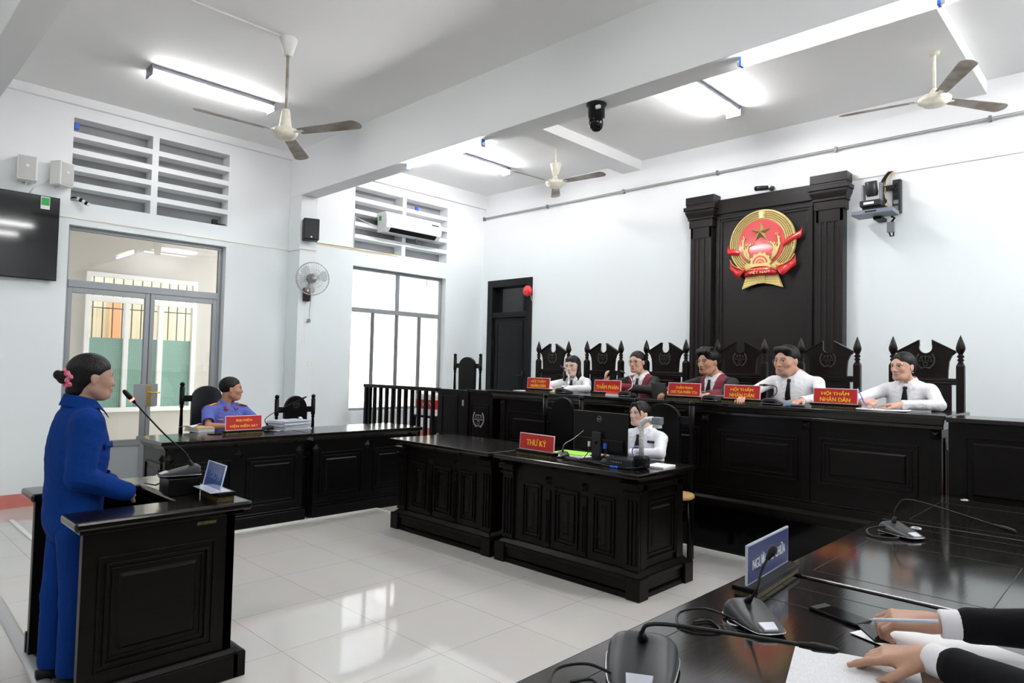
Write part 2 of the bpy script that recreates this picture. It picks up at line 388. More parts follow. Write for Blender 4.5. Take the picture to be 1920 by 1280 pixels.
# black wooden door on the back wall
w = thing('door_2', 'black wooden door with a dark transom at the back left corner', 'door'); w['kind'] = 'structure'
yd = YB+.03
def dbx(x0, z0, x1, z1, ya, yb, name='door_frame', bv=.004, p=w, mt=DOORW):
    m = MB(); m.box(x0, ya, z0, x1, yb, z1); return m.build(name, mt, p, bv)
dbx(-8.29, .41, -8.17, 3.02, YB-.03, YB+.15); dbx(-7.39, .41, -7.27, 3.02, YB-.03, YB+.15); dbx(-8.17, 2.90, -7.39, 3.02, YB-.03, YB+.15)
dbx(-8.17, 2.38, -7.39, 2.47, YB-.02, YB+.15)
lf = dbx(-8.165, .41, -7.395, 2.375, YB+.02, YB+.06, 'door_leaf')
m = MB(); panel(m, frameM((-7.78, YB+.02, 1.42), (1, 0, 0), (0, 1, 0), (0, 0, 1)), .60, 1.78, ((0, .02, .01),), .05, .008); m.build('panel', DOORW, lf, .002)
m = MB(); m.box(-7.46, YB-.03, 1.38, -7.42, YB+.02, 1.5); m.tube([(-7.44, YB-.03, 1.42), (-7.44, YB-.06, 1.42), (-7.54, YB-.06, 1.42)], .008); m.build('door_handle', DGREY, lf)
m = MB(); m.box(-8.17, YB+.10, 2.47, -7.39, YB+.12, 2.90); m.build('transom_glass', mat('dark_glass', (.01, .01, .012), .1), w)
m = MB(); m.box(-8.29, YB+.15, .4, -7.27, YB+.2, 3.02); m.build('backing', DOORW, w)
for z in (.9, 1.9):
    m = MB(); m.box(-8.185, YB-.006, z, -8.16, YB+.03, z+.1); m.build('hinge', DGREY, w)

# ------------------------------------------------------------------ outside the windows
XO = -10.9
m = MB(); m.box(XO-.2, -3.5, -.15, XO, 2.60, 4.6); m.box(XO-.2, 4.11, -.15, XO, 5.6, 4.6); m.box(XO-.2, 2.60, -.15, XO, 4.11, .775); m.box(XO-.2, 2.60, 2.775, XO, 4.11, 4.6)
struct('wall_outside', m, BEIGE, label='beige wall across the corridor')
m = MB(); m.box(XO-.2, -3.5, 3.9, XL-.24, 4.9, 4.0); struct('ceiling_outside', m, BEIGE, label='corridor ceiling outside the glazed door')
m = MB(); m.box(-24, -6, -.15, XL-.2, 18, -.01); struct('floor_outside', m, mat('outside_paving', (.7, .69, .66), .8))
w = thing('window_1', 'white framed window with green frosted film across the corridor', 'window'); w['kind'] = 'structure'
WF = mat('white_window_frame', (.78, .77, .74), .4)
for r in ((2.60, .775, 4.11, .84), (2.60, 2.715, 4.11, 2.775), (2.60, .84, 2.66, 2.715), (4.05, .84, 4.11, 2.715), (2.66, 2.36, 4.05, 2.44), (3.10, .84, 3.16, 2.36), (3.56, .84, 3.63, 2.36)):
    m = MB(); m.box(XO-.03, r[0], r[1], XO+.05, r[2], r[3]); m.build('frame', WF, w, .003)
m = MB(); m.box(XO-.01, 2.66, .84, XO-.002, 4.05, 1.845)
gf, N, L, B = nt('green_film'); B.inputs['Roughness'].default_value = .35
tc = N.new('ShaderNodeTexCoord'); sx = N.new('ShaderNodeSeparateXYZ'); cx = N.new('ShaderNodeCombineXYZ'); L.new(tc.outputs['Object'], sx.inputs[0]); L.new(sx.outputs[1], cx.inputs[0]); L.new(sx.outputs[2], cx.inputs[1])
b2 = N.new('ShaderNodeTexBrick'); b2.offset = 0; b2.inputs['Scale'].default_value = 1; b2.inputs['Brick Width'].default_value = .028; b2.inputs['Row Height'].default_value = .028; b2.inputs['Mortar Size'].default_value = .0025
b2.inputs['Color1'].default_value = (.22, .37, .30, 1); b2.inputs['Color2'].default_value = (.24, .39, .31, 1); b2.inputs['Mortar'].default_value = (.13, .27, .22, 1)
L.new(cx.outputs[0], b2.inputs['Vector']); L.new(b2.outputs[0], B.inputs['Base Color'])
m.build('frosted_film', gf, w)
m = MB(); m.box(XO-.02, 2.64, .82, XO-.014, 4.07, 2.75); m.build('glass', GLASS, w)
for k in range(11):
    y = 2.72+k*.128; m = MB(); m.tube([(XO-.10, y, .8), (XO-.10, y, 2.74)], .0085, 6); m.build('security_bar', DGREY, w)
m = MB(); m.box(XO-.11, 2.62, 2.27, XO-.09, 4.09, 2.285); m.box(XO-.11, 2.62, 2.6, XO-.09, 4.09, 2.615); m.build('cross_bar', DGREY, w)
m = MB(); m.box(XO-1.6, 1.5, -.1, XO-1.4, 5.6, 4.6); struct('wall_inner', m, mat('yellow_curtain_wall', (.62, .58, .40), .8, noise=.2, nscale=2, stretch=(1, 9, .2)), label='pale yellow wall inside the room across the corridor')
m = MB(); m.box(XO-1.39, 3.28, .0, XO-1.3, 3.42, 2.5); o = m.build('curtain', mat('orange_curtain', (.75, .33, .12), .8), loc=(XO-1.35, 3.35, 0)); tag(o, 'narrow orange curtain hanging behind the corridor window', 'curtain')
# drain pipe column and far building
m = MB(); m.tube([(-10.6, 8.62, 0), (-10.6, 8.62, 4.6)], .10, 16); o = m.build('drain_pipe', mat('cream_pipe', (.72, .62, .52), .6), loc=(-10.6, 8.62, 0)); tag(o, 'cream drain pipe on the building outside the tall window', 'pipe')
m = MB(); m.box(-11.6, 8.5, -.1, -10.75, 12, 3.0); m.box(-11.4, 8.0, 2.95, -10.6, 12, 3.15); o = m.build('outside_building', mat('pale_render', (.74, .71, .67), .8), loc=(-11, 10, 0)); tag(o, 'pale rendered building seen through the tall window', 'building')
m = MB(); m.box(-13.5, 8.3, 3.15, -10.7, 12, 6.5); o = m.build('upper_storey', mat('grey_render', (.42, .43, .46), .8), loc=(-12, 10, 3.15)); tag(o, 'grey upper storey projecting over the pale building outside', 'building')

# ================================================================== ceiling tubes
def tube_fixture(loc, rotz, label, twin=True, ln=1.22, group='fluorescent tube lights on the ceiling'):
    t = thing('fluorescent_light', label, 'light', loc, rotz, group)
    m = MB(); m.box(-.085, -ln/2, -.04, .085, ln/2, 0); m.build('housing', GREY if twin else WHITE, t, .003)
    for s in (-1, 1):
        m = MB(); m.box(-.075, s*(ln/2), -.105, .10, s*(ln/2+.012), 0); m.build('end_cap', GREY, t, .003)
    for x in ((-.035, .045) if twin else (0,)):
        m = MB(); m.tube([(x, -ln/2+.01, -.075), (x, ln/2-.01, -.075)], .0135, 12); m.build('tube', TUBEM2 if loc[1] > 4.5 else TUBEM, t)
    return t
tube_fixture((-7.0, 2.73, Z1), 0, 'twin fluorescent light on the ceiling nearest the glazed door')
tube_fixture((-3.50, 2.45, Z1), 0, 'twin fluorescent light above the middle of the room before the beam')
tube_fixture((-7.0, 6.42, Z2), 0, 'twin fluorescent light above the far window')
tube_fixture((-3.42, 6.42, Z2), 0, 'twin fluorescent light on the ceiling above the emblem panel')
for x, y in ((.4, 2.45), (.3, 6.42), (1.6, 6.42), (2.4, 6.42), (1.9, 2.45), (-3.5, -1.2), (.4, -1.2), (-5.2, -2.9), (-1.5, -2.9)):  # unseen tubes added to brighten the room, several over the far right bay
    tube_fixture((x, y, Z1 if y < 4.4 else Z2), 0, 'unseen fluorescent light added on the ceiling to brighten the room', group='added lights out of view')
for x, lb in ((-5.33, 'bare fluorescent tube with blue clips under the beam, farther from the camera'), (-1.49, 'bare fluorescent tube with blue clips under the beam, nearer the camera')):
    t = thing('beam_tube_light', lb, 'light', (x, 4.43, 3.768), 0, 'bare tubes under the beam')
    m = MB(); m.tube([(-.60, 0, -.045), (.60, 0, -.045)], .0145, 12); m.build('tube', TUBEM2, t)
    for s in (-1, 1):
        m = MB(); m.tube([(s*.585, 0, -.045), (s*.625, 0, -.045)], .017, 10); m.build('end_cap', WHITE, t)
        m = MB(); m.box(s*.60-.008, -.022, -.068, s*.60+.008, .022, 0); m.build('clip', BLUECLIP, t)

# ================================================================== ceiling fans
def ceiling_fan(loc, zhub, angs, label, style):
    """loc at ceiling; angs = blade angles"""
    h = loc[2]-zhub
    t = thing('ceiling_fan', label, 'fan', loc, 0, 'ceiling fans')
    cup = [(.028, -.16), (.036, -.16), (.078, -.01), (.07, 0)]
    m = MB(); m.lathe(cup, Matrix.Translation((0, 0, 0 if style != 2 else -.26)), 20); m.build('canopy', CREAM if style != 1 else WHITE, t)
    m = MB(); m.tube([(0, 0, 0), (0, 0, -h+.1)], .013, 10); m.build('rod', CREAM if style != 1 else RUST, t)
    if style == 1: prof = [(.02, -h+.23), (.032, -h+.225), (.05, -h+.10), (.06, -h+.055), (.105, -h+.045), (.108, -h+.02), (.10, -h+.005), (.085, -h-.02), (.05, -h-.035), (0, -h-.038)]
    else: prof = [(.02, -h+.11), (.035, -h+.09), (.05, -h+.05), (.11, -h+.045), (.13, -h+.02), (.125, -h-.005), (.09, -h-.02), (.085, -h-.035), (0, -h-.04)]
    m = MB(); m.lathe(prof[::-1], None, 28); m.build('motor', CREAM, t)
    for a in angs:
        A = rotM(math.radians(a)); R = .76
        m = MB(); m.box(.09, -.022, -h+.018, .19, .022, -h+.026, A); br = m.build('blade_arm', WHITE, t)
        pts = []
        for k in range(9): pts.append((.15+(R-.22)*k/8, -.045-.02*k/8))
        for k in range(9):
            th = -PI/2+PI*k/8; pts.append((R-.066+.066*math.cos(th), .066*math.sin(th)))
        for k in range(9): pts.append((R-.07-(R-.22)*k/8, .065-.02*k/8))
        n = len(pts); v = [(x, y, -h+.02-y*.2) for x, y in pts]+[(x, y, -h+.024-y*.2) for x, y in pts]
        m = MB(); m.add(v, [tuple(range(n))[::-1], tuple(range(n, 2*n))]+[(i, (i+1) % n, n+(i+1) % n, n+i) for i in range(n)], A); m.build('blade', RUST, t)
    return t
ceiling_fan((-5.445, 2.744, Z1), 3.52, (-93, 24, 140), 'ceiling fan with a long rusty rod and domed cap, nearest the camera', 1)
ceiling_fan((-5.713, 6.68, Z2), 3.98, (-94, 5, 130), 'small ceiling fan with dropped cream cup above the black door side', 2)
ceiling_fan((-1.379, 6.668, Z2), 3.95, (-172, 57, -60), 'cream ceiling fan at the upper right of the picture', 3)
m = MB(); m.box(-5.455, 1.0, Z1-.012, -5.435, 2.70, Z1); o = m.build('ceiling_cable_duct', WHITE, loc=(-5.445, 1.9, Z1)); tag(o, 'thin white cable duct on the ceiling leading to the nearest fan', 'cable duct')

# ================================================================== things on the walls
t = thing('television', 'large black flat television hung on the left wall', 'television', (XL, .95, 2.79))
m = MB(); m.box(.05, -.78, -.44, .085, .77, .44); m.build('case', BLK, t, .004)
m = MB(); m.box(.085, -.77, -.43, .087, .76, .43); m.build('screen', mat('dark_screen', (.006, .007, .009), .06, spec=.6), t)
m = MB(); m.box(0, -.25, -.2, .05, .25, .2); m.build('wall_bracket', GREY, t)
m = MB(); m.box(.087, .60, .30, .089, .68, .43); q = m.build('sticker', WHITE, t); m = MB(); m.box(.089, .605, .34, .0895, .675, .42); m.build('green_mark', mat('green_mark', (.03, .4, .08), .5), q)
def wspeaker(loc, rot, label):
    t = thing('wall_speaker', label, 'speaker', loc, rot, 'white wall speakers')
    m = MB(); m.frustum((-.07, 0, .07, .12), (-.07, 0, .07, .12), -.13, .13); 
    m = MB(); m.prism([(-.085, -.13), (.085, -.13), (.085, .13), (-.085, .13)], -.16, -.02); m.build('cabinet', WHITE, t, .012)
    m = MB(); m.box(-.072, -.166, -.115, .072, -.158, .115); gq = m.build('grille', mat('grey_grille', (.58, .58, .57), .7, bump=.3, bscale=300), t, .004)
    m = MB(); m.box(-.014, -.168, .005, .014, -.166, .03); m.build('badge', WHITE, gq)
    m = MB(); m.tube([(0, 0, -.14), (0, -.08, -.14), (0, -.08, -.12)], .012); m.build('bracket', WHITE, t)
    return t
wspeaker((XL, 1.43, 3.48), PI/2-.12, 'white wall speaker facing the room, left of the pair')
wspeaker((XL, 1.68, 3.49), PI/2+.55, 'white wall speaker turned sideways, right of the pair')
m = MB(); m.tube([(XL+.01, 1.62, 3.42), (XL+.02, 1.56, 3.36), (XL+.012, 1.50, 3.32), (XL+.01, 1.46, 3.24)], .006, 6); o = m.build('speaker_cable', WHITE, loc=(XL, 1.5, 3.3)); tag(o, 'thin white cable between the white speakers and the television', 'cable')
# black speaker on pillar
t = thing('black_speaker', 'black loudspeaker on the wall pillar above the wall fan', 'speaker', (-8.127, 4.49, 3.30), PI/2-.38)
m = MB(); m.box(-.10, -.19, -.14, .10, -.02, .14); m.build('cabinet', BLK, t, .012)
m = MB(); m.box(-.09, -.195, -.13, .09, -.189, .13); m.build('grille', DGREY, t, .003)
m = MB(); m.box(-.01, -.197, -.115, .01, -.195, -.095); m.build('badge', WHITE, t)
m = MB(); m.box(-.03, -.02, -.05, .03, 0, .05); m.build('wall_mount', BLK, t)
m = MB(); m.tube([(-8.12, 4.6, 3.17), (XL+.02, 4.75, 3.225), (XL+.02, 5.3, 3.235), (XL+.02, 5.5, 3.22), (XL+.02, 5.9, 3.235), (XL+.03, 6.2, 3.24)], .006, 6)
o = m.build('yellow_cable', mat('yellow_cable', (.7, .45, .08), .5), loc=(XL, 5.2, 3.2)); tag(o, 'thin yellow cable from the black speaker to the louvre sill', 'cable')
# wall fan
def smokemat():
    m = mat('smoke_blade', (.55, .56, .56), .2); m.node_tree.nodes['Principled BSDF'].inputs['Alpha'].default_value = .3; return m
t = thing('wall_fan', 'grey wall fan with a round wire guard on the pillar', 'fan', (-8.127, 4.46, 2.45))
m = MB(); m.box(0, -.045, -.09, .06, .045, .09); q = m.build('base', DGREY, t, .012); m = MB(); m.ball((.06, 0, .05), .012); m.build('indicator', mat('red_light', (.8, .05, .03), .4, emit=(1, .1, .05), es=2), q)
m = MB(); m.tube([(.04, 0, .07), (.10, 0, .16), (.14, 0, .19)], .018, 8); m.build('arm', GREY, t)
FM = Matrix.Translation((.17, 0, .20)) @ Vector((1, -.25, -.12)).to_track_quat('Z', 'Y').to_matrix().to_4x4()
m = MB(); m.lathe([(.03, -.12), (.06, -.11), (.065, -.03), (.04, 0)], FM, 20); m.build('motor', GREY, t)
m = MB()
for rr_, z_ in ((.215, .0), (.21, .03), (.12, .065), (.07, .075)): m.tube([(rr_*math.cos(a), rr_*math.sin(a), z_) for a in np.linspace(0, 2*PI, 37)[:-1]], .004 if rr_ > .2 else .002, 6, FM, True)
for k in range(36):
    a = 2*PI*k/36
    m.tube([(.04*math.cos(a), .04*math.sin(a), .078), (.12*math.cos(a+.12), .12*math.sin(a+.12), .065), (.212*math.cos(a+.2), .212*math.sin(a+.2), .02)], .0013, 4, FM)
    m.tube([(.05*math.cos(a), .05*math.sin(a), -.03), (.14*math.cos(a-.12), .14*math.sin(a-.12), -.035), (.212*math.cos(a-.2), .212*math.sin(a-.2), .01)], .0013, 4, FM)
m.lathe([(.0, .082), (.035, .08), (.035, .074)], FM, 16); m.build('guard', mat('grey_wire', (.4, .4, .4), .4, metal=.5), t)
for k in range(3):
    a = 2*PI*k/3; v = []
    for i in range(7):
        th = -.15+i*.15; rad = .19-(.03 if i in (0, 6) else 0); v.append((rad*math.cos(a+th), rad*math.sin(a+th), .02+.012*(i-3)/3))
    m = MB(); m.add([(.03*math.cos(a), .03*math.sin(a), .0)]+v, [(0, i, i+1) for i in range(1, 7)], FM, True)
    q = m.build('blade', smokemat() if k == 0 else bpy.data.materials['smoke_blade'], t); sd = q.modifiers.new('s', 'SOLIDIFY'); sd.thickness = .002
m = MB(); m.tube(cr([(.10, .0, .1), (.09, .03, -.05), (.03, .05, -.2), (.05, .04, -.32)]), .004, 6); m.box(.01, .03, -.36, .03, .07, -.32); m.build('power_cord', GREY, t)
for dy in (-.03, -.005):
    m = MB(); m.tube([(.04, dy, -.09), (.03, dy, -.62)], .001, 4); m.ball((.03, dy, -.63), .008); m.build('pull_cord', WHITE, t)
# switch marks
for y in (4.53, 4.585):
    m = MB(); m.box(-8.127, y-.012, 1.50, -8.119, y+.012, 1.57); o = m.build('switch_cover', WHITE, loc=(-8.127, y, 1.535)); tag(o, 'small white clip cover on the pillar, %s of the two' % ('left' if y < 4.55 else 'right'), 'switch', 'clip covers on the pillar')
# air conditioner
t = thing('air_conditioner', 'white split air conditioner over the far louvre openings', 'air conditioner', (XL, 6.30, 3.68))
m = MB(); prof = [(0, -.15), (.16, -.15), (.235, -.08), (.245, .0), (.235, .10), (.20, .15), (0, .15)]
m.prism(prof, -.53, .53, None); m.build('body', mat('ac_white', (.86, .87, .88), .25), t, .012)
m = MB(); m.add([(.172, -.44, -.143), (.172, .44, -.143), (.232, .44, -.088), (.232, -.44, -.088)], [(0, 1, 2, 3)]); q = m.build('air_outlet', BLK, t); sd = q.modifiers.new('s', 'SOLIDIFY'); sd.thickness = .006; sd.offset = 0
m = MB(); m.box(.236, -.02, -.052, .244, .0, -.04); m.build('badge', GREY, t)
m = MB(); m.box(.232, .33, .065, .241, .47, .085); m.build('display', DGREY, t)
m = MB(); m.box(.04, -.532, -.02, .12, -.53, .10); q = m.build('energy_label', WHITE, t); m = MB(); m.box(.05, -.534, .02, .11, -.532, .09); m.build('label_mark', bpy.data.materials['green_mark'], q)
m = MB(); m.tube([(.02, -.53, -.06), (.02, -.75, -.03), (.01, -.92, .02), (.01, -.93, -.42)], .006, 6); m.build('power_cable', WHITE, t)
m = MB(); m.tube([(.05, .15, -.15), (.06, .2, -.22), (.05, .24, -.2)], .015, 8); m.build('drain_hose', GREY, t)
for y, z, lb in ((1.86, 4.07, 'blue plug at the top left of the near louvre openings'), (6.52, 4.03, 'blue plug in the upper far louvre opening')):
    m = MB(); m.box(XL-.04, y-.02, z-.035, XL+.002, y+.02, z+.03); o = m.build('blue_plug', BLUECLIP, loc=(XL, y, z)); tag(o, lb, 'plug')
# small bullet camera beneath louvre
t = thing('bullet_camera', 'small black and white bullet camera at the lower left louvre corner', 'camera', (XL, 1.88, 3.26))
m = MB(); m.tube([(-.02, -.05, .01), (.03, -.02, .02), (.05, .02, 0)], .008, 6); m.build('arm', BLK, t)
m = MB(); m.tube([(.05, .0, .01), (.085, .11, -.05)], .02, 12); m.build('body', WHITE, t); m = MB(); m.tube([(.057, .02, 0), (.064, .045, -.013)], .0215, 12); m.tube([(.073, .07, -.028), (.08, .092, -.04)], .0215, 12); m.build('band', BLK, t)
# junction at louvre right corner
m = MB(); m.box(XL-.06, 3.35, 3.245, XL-.01, 3.41, 3.31); m.tube([(XL-.02, 3.38, 3.26), (XL, 3.43, 3.255), (XL-.01, 3.5, 3.262)], .008, 6); o = m.build('junction_box', BLK, loc=(XL, 3.4, 3.25)); tag(o, 'small black box with cable in the lower right near louvre', 'junction box')
# fire bell
t = thing('fire_bell', 'round red fire alarm bell on the black door frame', 'bell', (-7.33, YB-.03, 2.79))
m = MB(); BM = Matrix.Rotation(PI/2, 4, 'X'); m.lathe([(.09, .02), (.088, .045), (.06, .065), (0, .072)], BM, 28); m.build('gong', mat('bell_red', (.75, .02, .03), .3, coat=.4), t)
m = MB(); m.lathe([(.03, 0), (.03, .03), (0, .03)], BM, 16); m.build('backplate', DGREY, t)
m = MB(); m.ball((0, -.073, 0), .01); m.build('nut', BRASS, t)
m = MB(); m.tube([(.06, -.01, -.07), (.08, -.012, -.15), (.10, -.008, -.17), (.105, -.006, .1)], .004, 5); m.build('wire', WHITE, t)
# dome camera under the beam
t = thing('dome_camera', 'black cylindrical dome camera hanging under the beam', 'camera', (-3.363, 4.44, 3.768))
m = MB(); m.lathe([(.085, 0), (.085, -.015), (.07, -.03), (.07, -.12), (.06, -.125), (.06, -.16)][::-1], None, 28); m.build('housing', BLK, t)
m = MB(); m.lathe([(.0, -.235), (.03, -.228), (.052, -.205), (.06, -.17), (.06, -.13)], None, 28); m.build('dome', BLKG, t)
m = MB(); m.box(.045, -.075, -.07, .085, -.05, -.045); m.build('label_sticker', WHITE, t, .002)
# bullet camera on emblem panel top
t = thing('bullet_camera', 'dark grey bullet camera on top of the emblem panel', 'camera', (-3.41, YB-.10, 3.775)); t.scale = (.7, .7, .7)
m = MB(); m.tube([(.03, .03, .03), (-.10, -.14, -.0)], .042, 18); m.build('body', DGREY, t); m = MB(); m.tube([(-.101, -.141, 0), (-.108, -.15, -.003)], .034, 18); m.build('lens', BLKG, t)
m = MB(); m.tube([(.02, .02, .02), (.08, .05, .0), (.09, .10, .02)], .018, 8); m.lathe([(.045, 0), (.045, .02)], Matrix.Translation((.09, .08, .02)) @ Matrix.Rotation(-PI/2, 4, 'X'), 16); m.build('bracket', DGREY, t)
# conference camera cluster
t = thing('conference_camera', 'dark conference camera with upright lens on a wall shelf', 'camera', (-2.17, YB-.27, 3.335))
m = MB(); m.box(-.10, -.09, 0, .10, .09, .065); m.build('base', DGREY, t, .008); m = MB(); m.box(-.06, -.092, .02, .04, -.09, .045); m.build('label_sticker', WHITE, t)
for s in (-1, 1):
    m = MB(); m.box(s*.085-.012, -.04, .06, s*.085+.012, .04, .25); m.build('yoke_arm', GREY, t, .006)
m = MB(); m.lathe([(.05, -.07), (.058, -.04), (.058, .08), (.05, .085)], Matrix.Translation((0, -.02, .19)) @ Matrix.Rotation(.35, 4, 'X'), 24); m.lathe([(.0, .083), (.046, .086)], Matrix.Translation((0, -.02, .19)) @ Matrix.Rotation(.35, 4, 'X'), 24); m.build('lens_barrel', DGREY, t)
t = thing('camera_shelf', 'grey metal box shelf carrying the conference camera', 'shelf', (-2.15, YB, 3.25))
m = MB(); m.box(-.20, -.38, -.0, .20, -.12, .045); m.build('shelf_box', mat('blue_grey_metal', (.20, .22, .27), .4, metal=.4), t, .004)
m = MB(); m.box(-.1, -.33, .045, .12, -.15, .08); m.build('riser', BLK, t); m = MB(); m.box(-.03, -.2, -.03, .05, 0, .0); m.build('bracket', BLK, t)
m = MB(); m.box(-.06, -.383, .015, .05, -.380, .03); m.build('slot', BLK, t)
t = thing('power_strip', 'black vertical power strip mounted beside the conference camera', 'power strip', (-1.99, YB, 3.29))
m = MB(); m.box(-.04, -.07, 0, .04, 0, .36); m.build('case', DGREY, t, .006)
for k in range(5):
    m = MB(); m.box(-.028, -.074, .03+k*.062, .018, -.068, .075+k*.062); m.build('socket', GREY if k < 2 else BLK, t, .002)
m = MB(); m.box(-.15, -.10, .25, -.01, -.05, .30); m.build('plug_adapter', BLK, t, .004)
t = thing('cable_bundle', 'black and yellow cables running down to the conference camera', 'cables', (-2.08, YB-.02, 3.3))
m = MB()
for k in range(5): m.tube(cr([(.04-.01*k, .0, .46), (-.02-.01*k, -.03, .36), (-.01-.015*k, -.07, .22), (-.03+.01*k, -.1, .12), (-.02-.02*k, -.09, .02)]), .005, 6)
m.build('black_cable', CABLE, t); m = MB(); m.tube(cr([(.05, .0, .46), (-.005, -.05, .36), (0, -.1, .15), (.08, -.05, -.03)]), .004, 6); m.build('yellow_cable', bpy.data.materials['yellow_cable'], t)
t = thing('cable_adapter', 'small grey adapter hanging under the camera shelf', 'adapter', (-2.03, YB-.10, 3.06))
m = MB(); m.box(-.04, -.02, .02, .03, .02, .13); m.build('body', GREY, t, .003); m = MB(); m.tube([(0, 0, .13), (.03, 0, .17), (.0, 0, .19)], .012, 6); m.tube([(-.02, 0, .02), (-.01, 0, -.02), (.02, 0, -.02), (.02, 0, .02)], .008, 6); m.build('plug', BLK, t)

# ================================================================== emblem panel
t = thing('emblem_panel', 'tall dark wooden wall panel with fluted pilasters behind the judges', 'wall panel', (-3.44, YB, .41))
yb = -.13
m = MB(); m.box(-.62, -.06, 0, .62, 0, 3.28); m.box(-.62, -.09, 3.15, .62, 0, 3.33); m.build('back_board', WOODP, t, .004)
m = MB(); panel(m, frameM((0, -.06, 1.62), (1, 0, 0), (0, 1, 0), (0, 0, 1)), 1.18, 2.98, ((0, .035, .03), (.035, .03, .018)), None); m.build('moulding', WOODP, t, .004)
for s in (-1, 1):
    c = s*.79
    m = MB(); m.box(c-.145, yb, 0, c+.145, 0, 3.0)
    for k in (-1, 0, 1): 
        pass
    for x in (-.10, -.04, .04, .10): m.box(c+x-.012, yb-.012, .2, c+x+.012, yb, 2.86)
    m.box(c-.145, yb-.012, 2.86, c+.145, yb, 3.0); m.box(c-.145, yb-.012, 0, c+.145, yb, .2); m.box(c-.145, yb-.012, 0, c-.112, yb, 3); m.box(c+.112, yb-.012, 0, c+.145, yb, 3)
    m.build('pilaster', WOODP, t, .003)
    m = MB()
    for h0, h1, e in ((3.0, 3.10, .02), (3.10, 3.13, .035), (3.19, 3.22, .06), (3.22, 3.27, .075), (3.27, 3.30, .05), (3.30, 3.40, .055)):
        m.box(c-.145-e, yb-e, h0, c+.145+e, 0, h1)
    m.frustum((c-.18, yb-.035, c+.18, 0), (c-.205, yb-.06, c+.205, 0), 3.13, 3.19)
    m.build('capital', WOODP, t, .004)
# emblem
t = thing('national_emblem', 'round gold and red national emblem with a star mounted on the dark panel', 'emblem', (-3.43, YB-.06, 3.12))
E0 = frameM((0, -.03, 0), (1, 0, 0), (0, 1, 0), (0, 0, 1))
def arcpts(r, a0, a1, n, sx=1, sz=1): return [(sx*r*math.cos(a), sz*r*math.sin(a)) for a in np.linspace(a0, a1, n)]
m = MB(); m.prism(arcpts(.405, 0, 2*PI, 65)[:-1], -.05, .0, E0); m.build('disc', GOLD, t, .006)
for s in (-1, 1):
    m = MB(); md = MB()
    for j, r in enumerate((.388, .365, .342, .319, .297)):
        n = 26
        for k in range(n):
            a = PI/2-s*(.12+(2.35)*k/n + (j % 2)*.04)
            c = (r*math.cos(a), -.052, r*math.sin(a)); T = E0 @ Matrix.Translation(c) @ Matrix.Rotation(-a-s*.18, 4, 'Y')
            m.ball((0, 0, 0), .0125, T, 6, (.62, .75, 1.9))
    for r in (.3765, .3535, .3305, .308):
        md.tube([(r*math.cos(PI/2-s*a), -.053, r*math.sin(PI/2-s*a)) for a in np.linspace(.12, 2.45, 30)], .0045, 5, E0)
    q = m.build('rice_sheaf', GOLD, t); md.build('sheaf_groove', mat('groove_gold', (.22, .15, .05), .5) if s < 0 else bpy.data.materials['groove_gold'], q)
m = MB(); m.prism(arcpts(.285, 0, 2*PI, 65)[:-1], -.062, -.04, E0); m.build('red_field', EMRED, t, .004)
m = MB(); st = []
for k in range(10):
    a = PI/2+k*PI/5; r = .13 if k % 2 == 0 else .052; st.append((r*math.cos(a), -.062, .125+r*math.sin(a)))
m.add(st+[(0, -.105, .125)], [(k, (k+1) % 10, 10) for k in range(10)], E0); m.build('star', GOLDD, t)
m = MB(); gp = []
for k in range(48):
    a = PI*2*k/48; r = .135 if (k % 4) < 2 else .118; gp.append((r*math.cos(a), -.25+r*math.sin(a)))
m.prism(gp, -.085, -.06, E0); m.build('gear', GOLD, t, .002)
m = MB()
for r0_, r1_ in ((.09, .074), (.05, .036)):
    o1 = arcpts(r0_, 0, PI, 20); o2 = arcpts(r1_, PI, 0, 20); m.prism([(x, z-.25) for x, z in o1+o2], -.088, -.084, E0)
m.prism([(x, z-.25) for x, z in arcpts(.02, 0, PI, 12)], -.088, -.084, E0); m.build('gear_ring', EMRIB, t)
for s in (-1, 1):
    m = MB()   # curled rice ears over the red field
    for ea in ([(.12, -.235), (.19, -.15), (.225, -.05), (.22, .03), (.20, .075)], [(.12, -.24), (.155, -.15), (.17, -.08), (.15, -.03), (.11, -.02)], [(.13, -.22), (.17, -.17), (.19, -.1), (.185, -.04)]):
        m.tube([(s*x, -.072, z) for x, z in ea], [.012, .014, .014, .011, .006][:len(ea)], 6, E0)
        for x, z in ea[1:]:
            for d in (-1, 1): m.ball((s*x+d*.012, -.075, z+.01), .011, E0, 6, (.7, .8, 1.6))
    m.build('rice_ears', GOLD, t)
m = MB(); m.prism([(-.022, .30), (.022, .30), (.016, .33), (.024, .34), (.012, .38), (-.012, .38), (-.024, .34), (-.016, .33)], -.065, -.05, E0); m.build('top_tie', mat('pale_gold', (.85, .78, .5), .4), t)
m = MB(); m.prism([(-.24, -.55), (-.06, -.49), (.06, -.49), (.25, -.55), (.17, -.33), (-.17, -.33)], -.05, .0, E0)
for k in range(5):
    z = -.38-k*.025
    for s in (-1, 1): m.tube([(s*.05, -.052, z-.015), (s*(.18+k*.014), -.052, z-.02-k*.006)], .003, 4, E0)
m.prism([(-.05, -.49), (.05, -.49), (.05, -.33), (-.05, -.33)], -.062, -.04, E0)
for k in range(-2, 3): m.tube([(k*.018, -.063, -.48), (k*.018, -.063, -.36)], .003, 4, E0)
m.build('stalk_base', GOLD, t)
